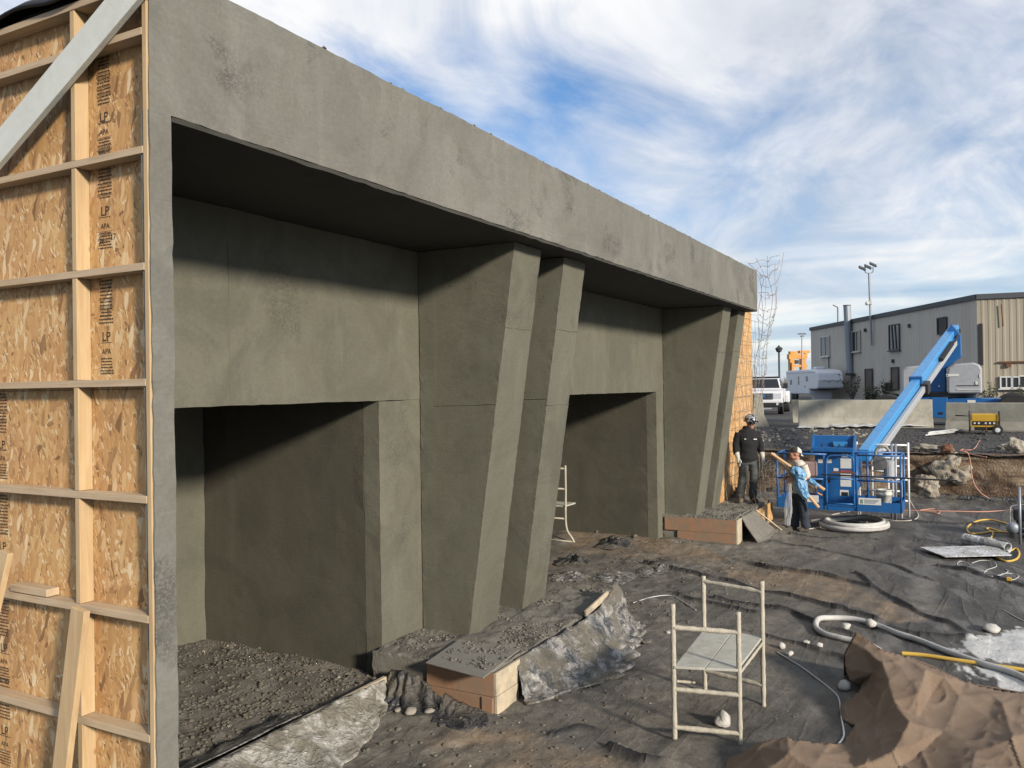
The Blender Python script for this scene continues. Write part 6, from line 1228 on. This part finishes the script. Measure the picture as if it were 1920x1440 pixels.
def head(m, c, f, s_=1.0):
    """head centred at c, facing f (unit, may tilt)"""
    c, f = Vector(c), Vector(f).normalized(); rgt = f.cross(Vector((0, 0, 1))).normalized(); up = rgt.cross(f)
    def el(o, rx, ry, rz): m.add([c+(rgt*(o[0]+v.x*rx)+f*(o[1]+v.y*ry)+up*(o[2]+v.z*rz))*s_ for v in IV2], IF2)
    el((0, -0.005, 0.025), 0.077, 0.098, 0.105); el((0, 0.030, -0.055), 0.056, 0.066, 0.070); el((0, 0.068, -0.098), 0.024, 0.022, 0.02)
    el((0, 0.102, -0.012), 0.013, 0.020, 0.026); el((0, 0.096, 0.022), 0.045, 0.014, 0.010); el((0, 0.088, -0.062), 0.024, 0.012, 0.009); el((0.078, -0.005, -0.01), 0.012, 0.020, 0.030); el((-0.078, -0.005, -0.01), 0.012, 0.020, 0.030)
    for s in (-1, 1): el((0.034*s, 0.083, -0.02), 0.022, 0.016, 0.015)
# --- worker in the printed helmet, on the second plinth
w1 = onz(1404, 942, 0.5); P1M = Matrix.Translation((w1.x, w1.y, 0.515)) @ CAMF @ Matrix.Scale(1.045, 4)
per = thing('person', 'worker in black hoodie, printed helmet and pale gloves standing on the second plinth', 'person', M=P1M)
HF = Vector((0.45, -0.85, -0.22)).normalized(); HC = Vector((0.045, -0.03, 1.60))
def torso1(m, k):
    loft(m, [((-0.01, 0, 0.80), 0.155+k, 0.115+k), ((0, 0, 0.90), 0.170+k, 0.125+k), ((0.0, 0, 1.05), 0.160+k, 0.115+k), ((0, 0, 1.22), 0.185+k, 0.125+k), ((0, 0.005, 1.36), 0.200+k, 0.120+k), ((0, 0.01, 1.44), 0.165+k, 0.095+k), ((0.01, 0.0, 1.49), 0.075+k, 0.075+k)])
AL = [(-0.18, 0.01, 1.40), (-0.245, 0.0, 1.18), (-0.25, -0.03, 1.02), (-0.225, -0.08, 0.90)]; AR = [(0.18, 0.01, 1.40), (0.25, 0.01, 1.18), (0.265, -0.02, 1.02), (0.275, -0.07, 0.90)]
LL = [(-0.09, 0, 0.84), (-0.125, -0.02, 0.48), (-0.165, 0.02, 0.08)]; LR = [(0.09, 0, 0.84), (0.10, -0.03, 0.48), (0.085, 0.03, 0.08)]
m = MB(); torso1(m, -0.018)
for A_ in (AL, AR): limb(m, A_, [0.050, 0.042, 0.038, 0.028])
for L_ in (LL, LR): limb(m, L_, [0.080, 0.055, 0.040]); ball(m, Vector(L_[2])+Vector((0, -0.06, -0.03)), 0.04, 0.11, 0.035)
limb(m, [(0.01, 0, 1.44), HC+Vector((-0.01, 0.02, -0.06))], [0.062, 0.058]); head(m, HC, HF)
hand(m, AL[3], (0.08, -0.1, -1), (0.5, -0.8, 0), 0.5, 0.9); hand(m, AR[3], (0.02, -0.1, -1), (-0.5, -0.8, 0), 0.5, 0.9)
fused(m, 'body', 'skin', per, 0.010, 3)
m = MB(); torso1(m, 0.018); loft(m, [((0, 0, 0.83), 0.185, 0.140), ((0, 0, 0.90), 0.20, 0.150), ((0, 0, 0.98), 0.19, 0.145)])
for A_ in (AL, AR): limb(m, A_[:3]+[Vector(A_[2]).lerp(Vector(A_[3]), 0.3)], [0.082, 0.070, 0.066, 0.060])
loft(m, [((0.0, 0.03, 1.42), 0.12, 0.11), ((0.01, 0.03, 1.50), 0.105, 0.100), ((0.015, 0.035, 1.535), 0.095, 0.09)])
hd_ = fused(m, 'hoodie', 'hoodie_black', per, 0.011, 3, 0.012, 1)
m = MB(); m.box(0.075, 0.14, -0.150, -0.147, 1.265, 1.285); m.build('chest_print', 'sticker', hd_, local=True); m = MB(); m.box(-0.115, -0.075, -0.150, -0.147, 1.275, 1.287); m.build('chest_print', 'sticker', hd_, local=True)
m = MB(); loft(m, [((0, 0, 0.76), 0.15, 0.12), ((0, 0, 0.84), 0.170, 0.130), ((0, 0, 0.90), 0.165, 0.125)])
for L_ in (LL, LR): limb(m, [L_[0], L_[1], Vector(L_[2])+Vector((0, 0, 0.02))], [0.105, 0.084, 0.082])
fused(m, 'trousers', 'work_trousers', per, 0.011, 3, 0.014, 4)
for L_, sx in ((LL, -1), (LR, 1)):
    f_ = Vector(L_[2]); m = MB(); limb(m, [f_+Vector((0, 0.0, 0.07)), f_+Vector((0, 0, -0.03))], [0.058, 0.062]); limb(m, [f_+Vector((0, 0.03, -0.035)), f_+Vector((sx*0.02, -0.08, -0.04)), f_+Vector((sx*0.035, -0.19, -0.052))], [0.055, 0.055, 0.042]); m.v = [Vector((v.x, v.y, max(v.z, -0.012))) for v in m.v]
    fused(m, 'boot', 'boot_mud' if sx < 0 else 'boot_dark', per, 0.009, 2)
for A_, d_, t_s in ((AL, (0.08, -0.1, -1), (0.5, -0.8, 0)), (AR, (0.02, -0.1, -1), (-0.5, -0.8, 0))):
    m = MB(); limb(m, [Vector(A_[2]).lerp(Vector(A_[3]), 0.15), A_[3]], [0.060, 0.040]); hand(m, A_[3], d_, t_s, 0.5, 1.12); fused(m, 'glove', 'glove_pale', per, 0.006, 2)
def helm(u, v):
    a = 2*math.pi*u; t = v*math.pi*0.56; rgt = HF.cross(Vector((0, 0, 1))).normalized(); up = rgt.cross(HF); q = rgt*math.cos(a)*math.sin(t)*0.118+HF*math.sin(a)*math.sin(t)*0.140+up*math.cos(t)*0.135; return HC+up*0.045+q
m = MB(); m.grid(helm, 32, 14); hl = m.build('helmet', 'helmet_print', per, smooth=True, local=True, solid=0.008)
rgt = HF.cross(Vector((0, 0, 1))).normalized(); up = rgt.cross(HF)
m = MB(); m.grid(lambda u, v: HC+up*(0.055+0.03*v-0.03*abs(2*u-1)**2)+HF*(0.10+0.085*v*(1-abs(2*u-1)**2.2))+rgt*(2*u-1)*(0.108-0.01*v), 16, 6); m.build('visor', 'black_steel', hl, smooth=True, local=True, solid=0.01)
m = MB(); m.grid(lambda u, v: HC+up*(0.028-0.045*v)+HF*(0.104-0.06*abs(2*u-1)**2)+rgt*(2*u-1)*0.072, 14, 3); m.build('sunglasses', 'dark_glass', per, smooth=True, local=True, solid=0.006)
# --- worker in the cap carrying wrapped posts
w2 = onz(1498, 996, 0.0); P2M = Matrix.Translation((w2.x, w2.y, gz(w2.x, w2.y)+0.0)) @ CAMF
pe2 = thing('person', 'worker in backward cap, cream sweater and dark jeans hugging wooden posts beside the plinth', 'person', M=P2M)
HC2 = Vector((-0.06, -0.02, 1.575)); HF2 = Vector((-0.96, 0.10, 0.22)).normalized()
def torso2(m, k):
    loft(m, [((0.0, 0, 0.78), 0.115+k, 0.15+k), ((0.01, 0, 0.90), 0.125+k, 0.16+k), ((0.03, 0, 1.05), 0.12+k, 0.155+k), ((0.035, 0, 1.22), 0.128+k, 0.18+k), ((0.02, 0, 1.35), 0.12+k, 0.185+k), ((0.0, 0, 1.41), 0.09+k, 0.15+k), ((-0.02, 0, 1.45), 0.07+k, 0.07+k)])
BR = [(0.05, -0.19, 1.36), (0.10, -0.21, 1.13), (-0.04, -0.27, 1.08), (-0.15, -0.245, 1.075)]; BL = [(0.02, 0.19, 1.36), (0.0, 0.23, 1.14), (-0.14, 0.13, 1.09), (-0.22, 0.02, 1.10)]
KL = [(0.0, 0.09, 0.80), (-0.01, 0.10, 0.46), (-0.05, 0.12, 0.09)]; KR = [(0.02, -0.08, 0.80), (0.06, -0.10, 0.46), (0.12, -0.09, 0.09)]
m = MB(); torso2(m, -0.018)
for A_ in (BR, BL): limb(m, A_, [0.050, 0.042, 0.036, 0.028])
for L_ in (KL, KR): limb(m, L_, [0.080, 0.055, 0.040]); ball(m, Vector(L_[2])+Vector((-0.06, 0, -0.04)), 0.11, 0.04, 0.035)
limb(m, [(-0.02, 0, 1.40), HC2+Vector((0.03, 0.0, -0.06))], [0.060, 0.055]); head(m, HC2, HF2)
hand(m, BR[3], (-0.9, 0.25, -0.05), (0, -0.1, 1), 0.9, 0.95); hand(m, BL[3], (-0.5, -0.8, -0.1), (0, -0.1, 1), 0.9, 0.95)
fused(m, 'body', 'skin', pe2, 0.010, 3)
m = MB(); torso2(m, 0.018)
for A_ in (BR, BL): limb(m, [A_[0], A_[1], A_[2], Vector(A_[2]).lerp(Vector(A_[3]), 0.75)], [0.080, 0.072, 0.060, 0.048])
fused(m, 'sweater', 'shirt_cream', pe2, 0.011, 3, 0.012, 9)
m = MB(); loft(m, [((0.0, 0, 0.72), 0.13, 0.15), ((0.01, 0, 0.82), 0.145, 0.168), ((0.01, 0, 0.90), 0.142, 0.170)])
for L_ in (KL, KR): limb(m, [L_[0], L_[1], Vector(L_[2])+Vector((0, 0, -0.02))], [0.108, 0.090, 0.092])
fused(m, 'jeans', 'denim', pe2, 0.011, 3, 0.014, 14)
for L_ in (KL, KR):
    f_ = Vector(L_[2]); m = MB(); limb(m, [f_+Vector((0, 0, 0.05)), f_+Vector((0, 0, -0.04))], [0.05, 0.056]); limb(m, [f_+Vector((0.04, 0, -0.045)), f_+Vector((-0.08, -0.02, -0.045)), f_+Vector((-0.17, -0.03, -0.055))], [0.052, 0.052, 0.04]); m.v = [Vector((v.x, v.y, max(v.z, 0.0))) for v in m.v]; fused(m, 'boot', 'boot_dark', pe2, 0.009, 2)
r2 = HF2.cross(Vector((0, 0, 1))).normalized(); u2_ = r2.cross(HF2)
def capf(u, v):
    a = 2*math.pi*u; t = v*math.pi*0.5; return HC2+u2_*0.035+r2*math.cos(a)*math.sin(t)*0.094+HF2*(math.sin(a)*math.sin(t)*0.115-0.008)+u2_*math.cos(t)*0.105
m = MB(); m.grid(lambda u, v: capf(u*0.5, v), 18, 12); cp2 = m.build('cap', 'cap_dark', pe2, smooth=True, local=True, solid=0.006)
m = MB(); m.grid(lambda u, v: capf(0.5+u*0.5, v), 18, 12); m.build('cap_back', 'cap_white', cp2, smooth=True, local=True, solid=0.006)
m = MB(); m.grid(lambda u, v: HC2+u2_*(0.035-0.05*v)+HF2*(-0.10-0.075*v*(1-abs(2*u-1)**2))+r2*(2*u-1)*(0.085-0.01*v), 12, 5); m.build('brim', 'cap_white', cp2, smooth=True, local=True, solid=0.006)
# posts carried by the worker: the crop of the photograph gives their ends
def c2(cx, cy, d=-0.24): return Vector(((cx-722)/494.0, d, (1335-cy)/494.0))
for k, (a, b, rr) in enumerate(((c2(435, 545, -0.12), c2(922, 905, -0.34), 0.030), (c2(475, 552, 0.0), c2(852, 1075, -0.40), 0.030))):
    a, b = P2M @ a, P2M @ b; m = MB(); pts = [a.lerp(b, i/12) for i in range(13)]; m.tube(pts, [rr*(0.9+0.25*i/12) for i in range(13)], 12)
    tag(m.build('wooden_post', 'tool_handle', smooth=False), ('upper turned wooden post carried by the worker in the cap', 'lower steeper wooden post carried by the worker in the cap')[k], 'post')
def wrapf(A_, B_, r0, r1, name, label, seed, mat='blue_wrap'):
    A_, B_ = P2M @ A_, P2M @ B_; ax_ = (B_-A_).normalized(); s1 = ax_.cross(Vector((0, 0, 1))).normalized(); s2 = s1.cross(ax_)
    def fn(u, v):
        a = 2*math.pi*u; r = (r0+(r1-r0)*v)*(0.75+0.5*math.sin(math.pi*v))*(1+0.45*mn.noise(Vector((math.cos(a)*1.4, math.sin(a)*1.4, v*3+seed)))+0.25*mn.noise(Vector((math.cos(a)*4, math.sin(a)*4, v*9+seed)))); r += 0.012*abs(math.sin(a*4+v*7+seed))
        return A_.lerp(B_, v)+(s1*math.cos(a)+s2*math.sin(a)*0.75)*r
    m = MB(); m.grid(fn, 40, 20); tag(m.build(name, mat, smooth=True, solid=0.004), label, 'plastic wrap')
wrapf(c2(612, 690, -0.24), c2(735, 790, -0.30), 0.095, 0.12, 'plastic_wrap', 'crumpled blue plastic wrapped round the posts at the worker\'s chest', 1)
wrapf(c2(668, 790, -0.30), c2(748, 985, -0.34), 0.12, 0.105, 'plastic_wrap', 'blue plastic wrapped round the lower post below the worker\'s arm', 5)
wrapf(c2(775, 800, -0.30), c2(868, 868, -0.33), 0.05, 0.035, 'plastic_wrap', 'blue plastic twisted round the upper post behind the worker\'s elbow', 9)
wrapf(c2(595, 840, -0.26), c2(565, 1255, -0.26), 0.035, 0.075, 'plastic_bag', 'clear plastic hanging down from the posts to the ground', 13, 'clear_plastic')
m = MB(); a = c2(880, 870, -0.3); m.v = []; m.tube(smoothpath([P2M @ c2(862, 880, -0.2), P2M @ c2(880, 940, -0.2), P2M @ c2(925, 965, -0.2)], 5), [0.012]*11, 8); tag(m.build('hook', 'orange_steel', smooth=True), 'small orange hook hanging on the basket beside the posts', 'hook')
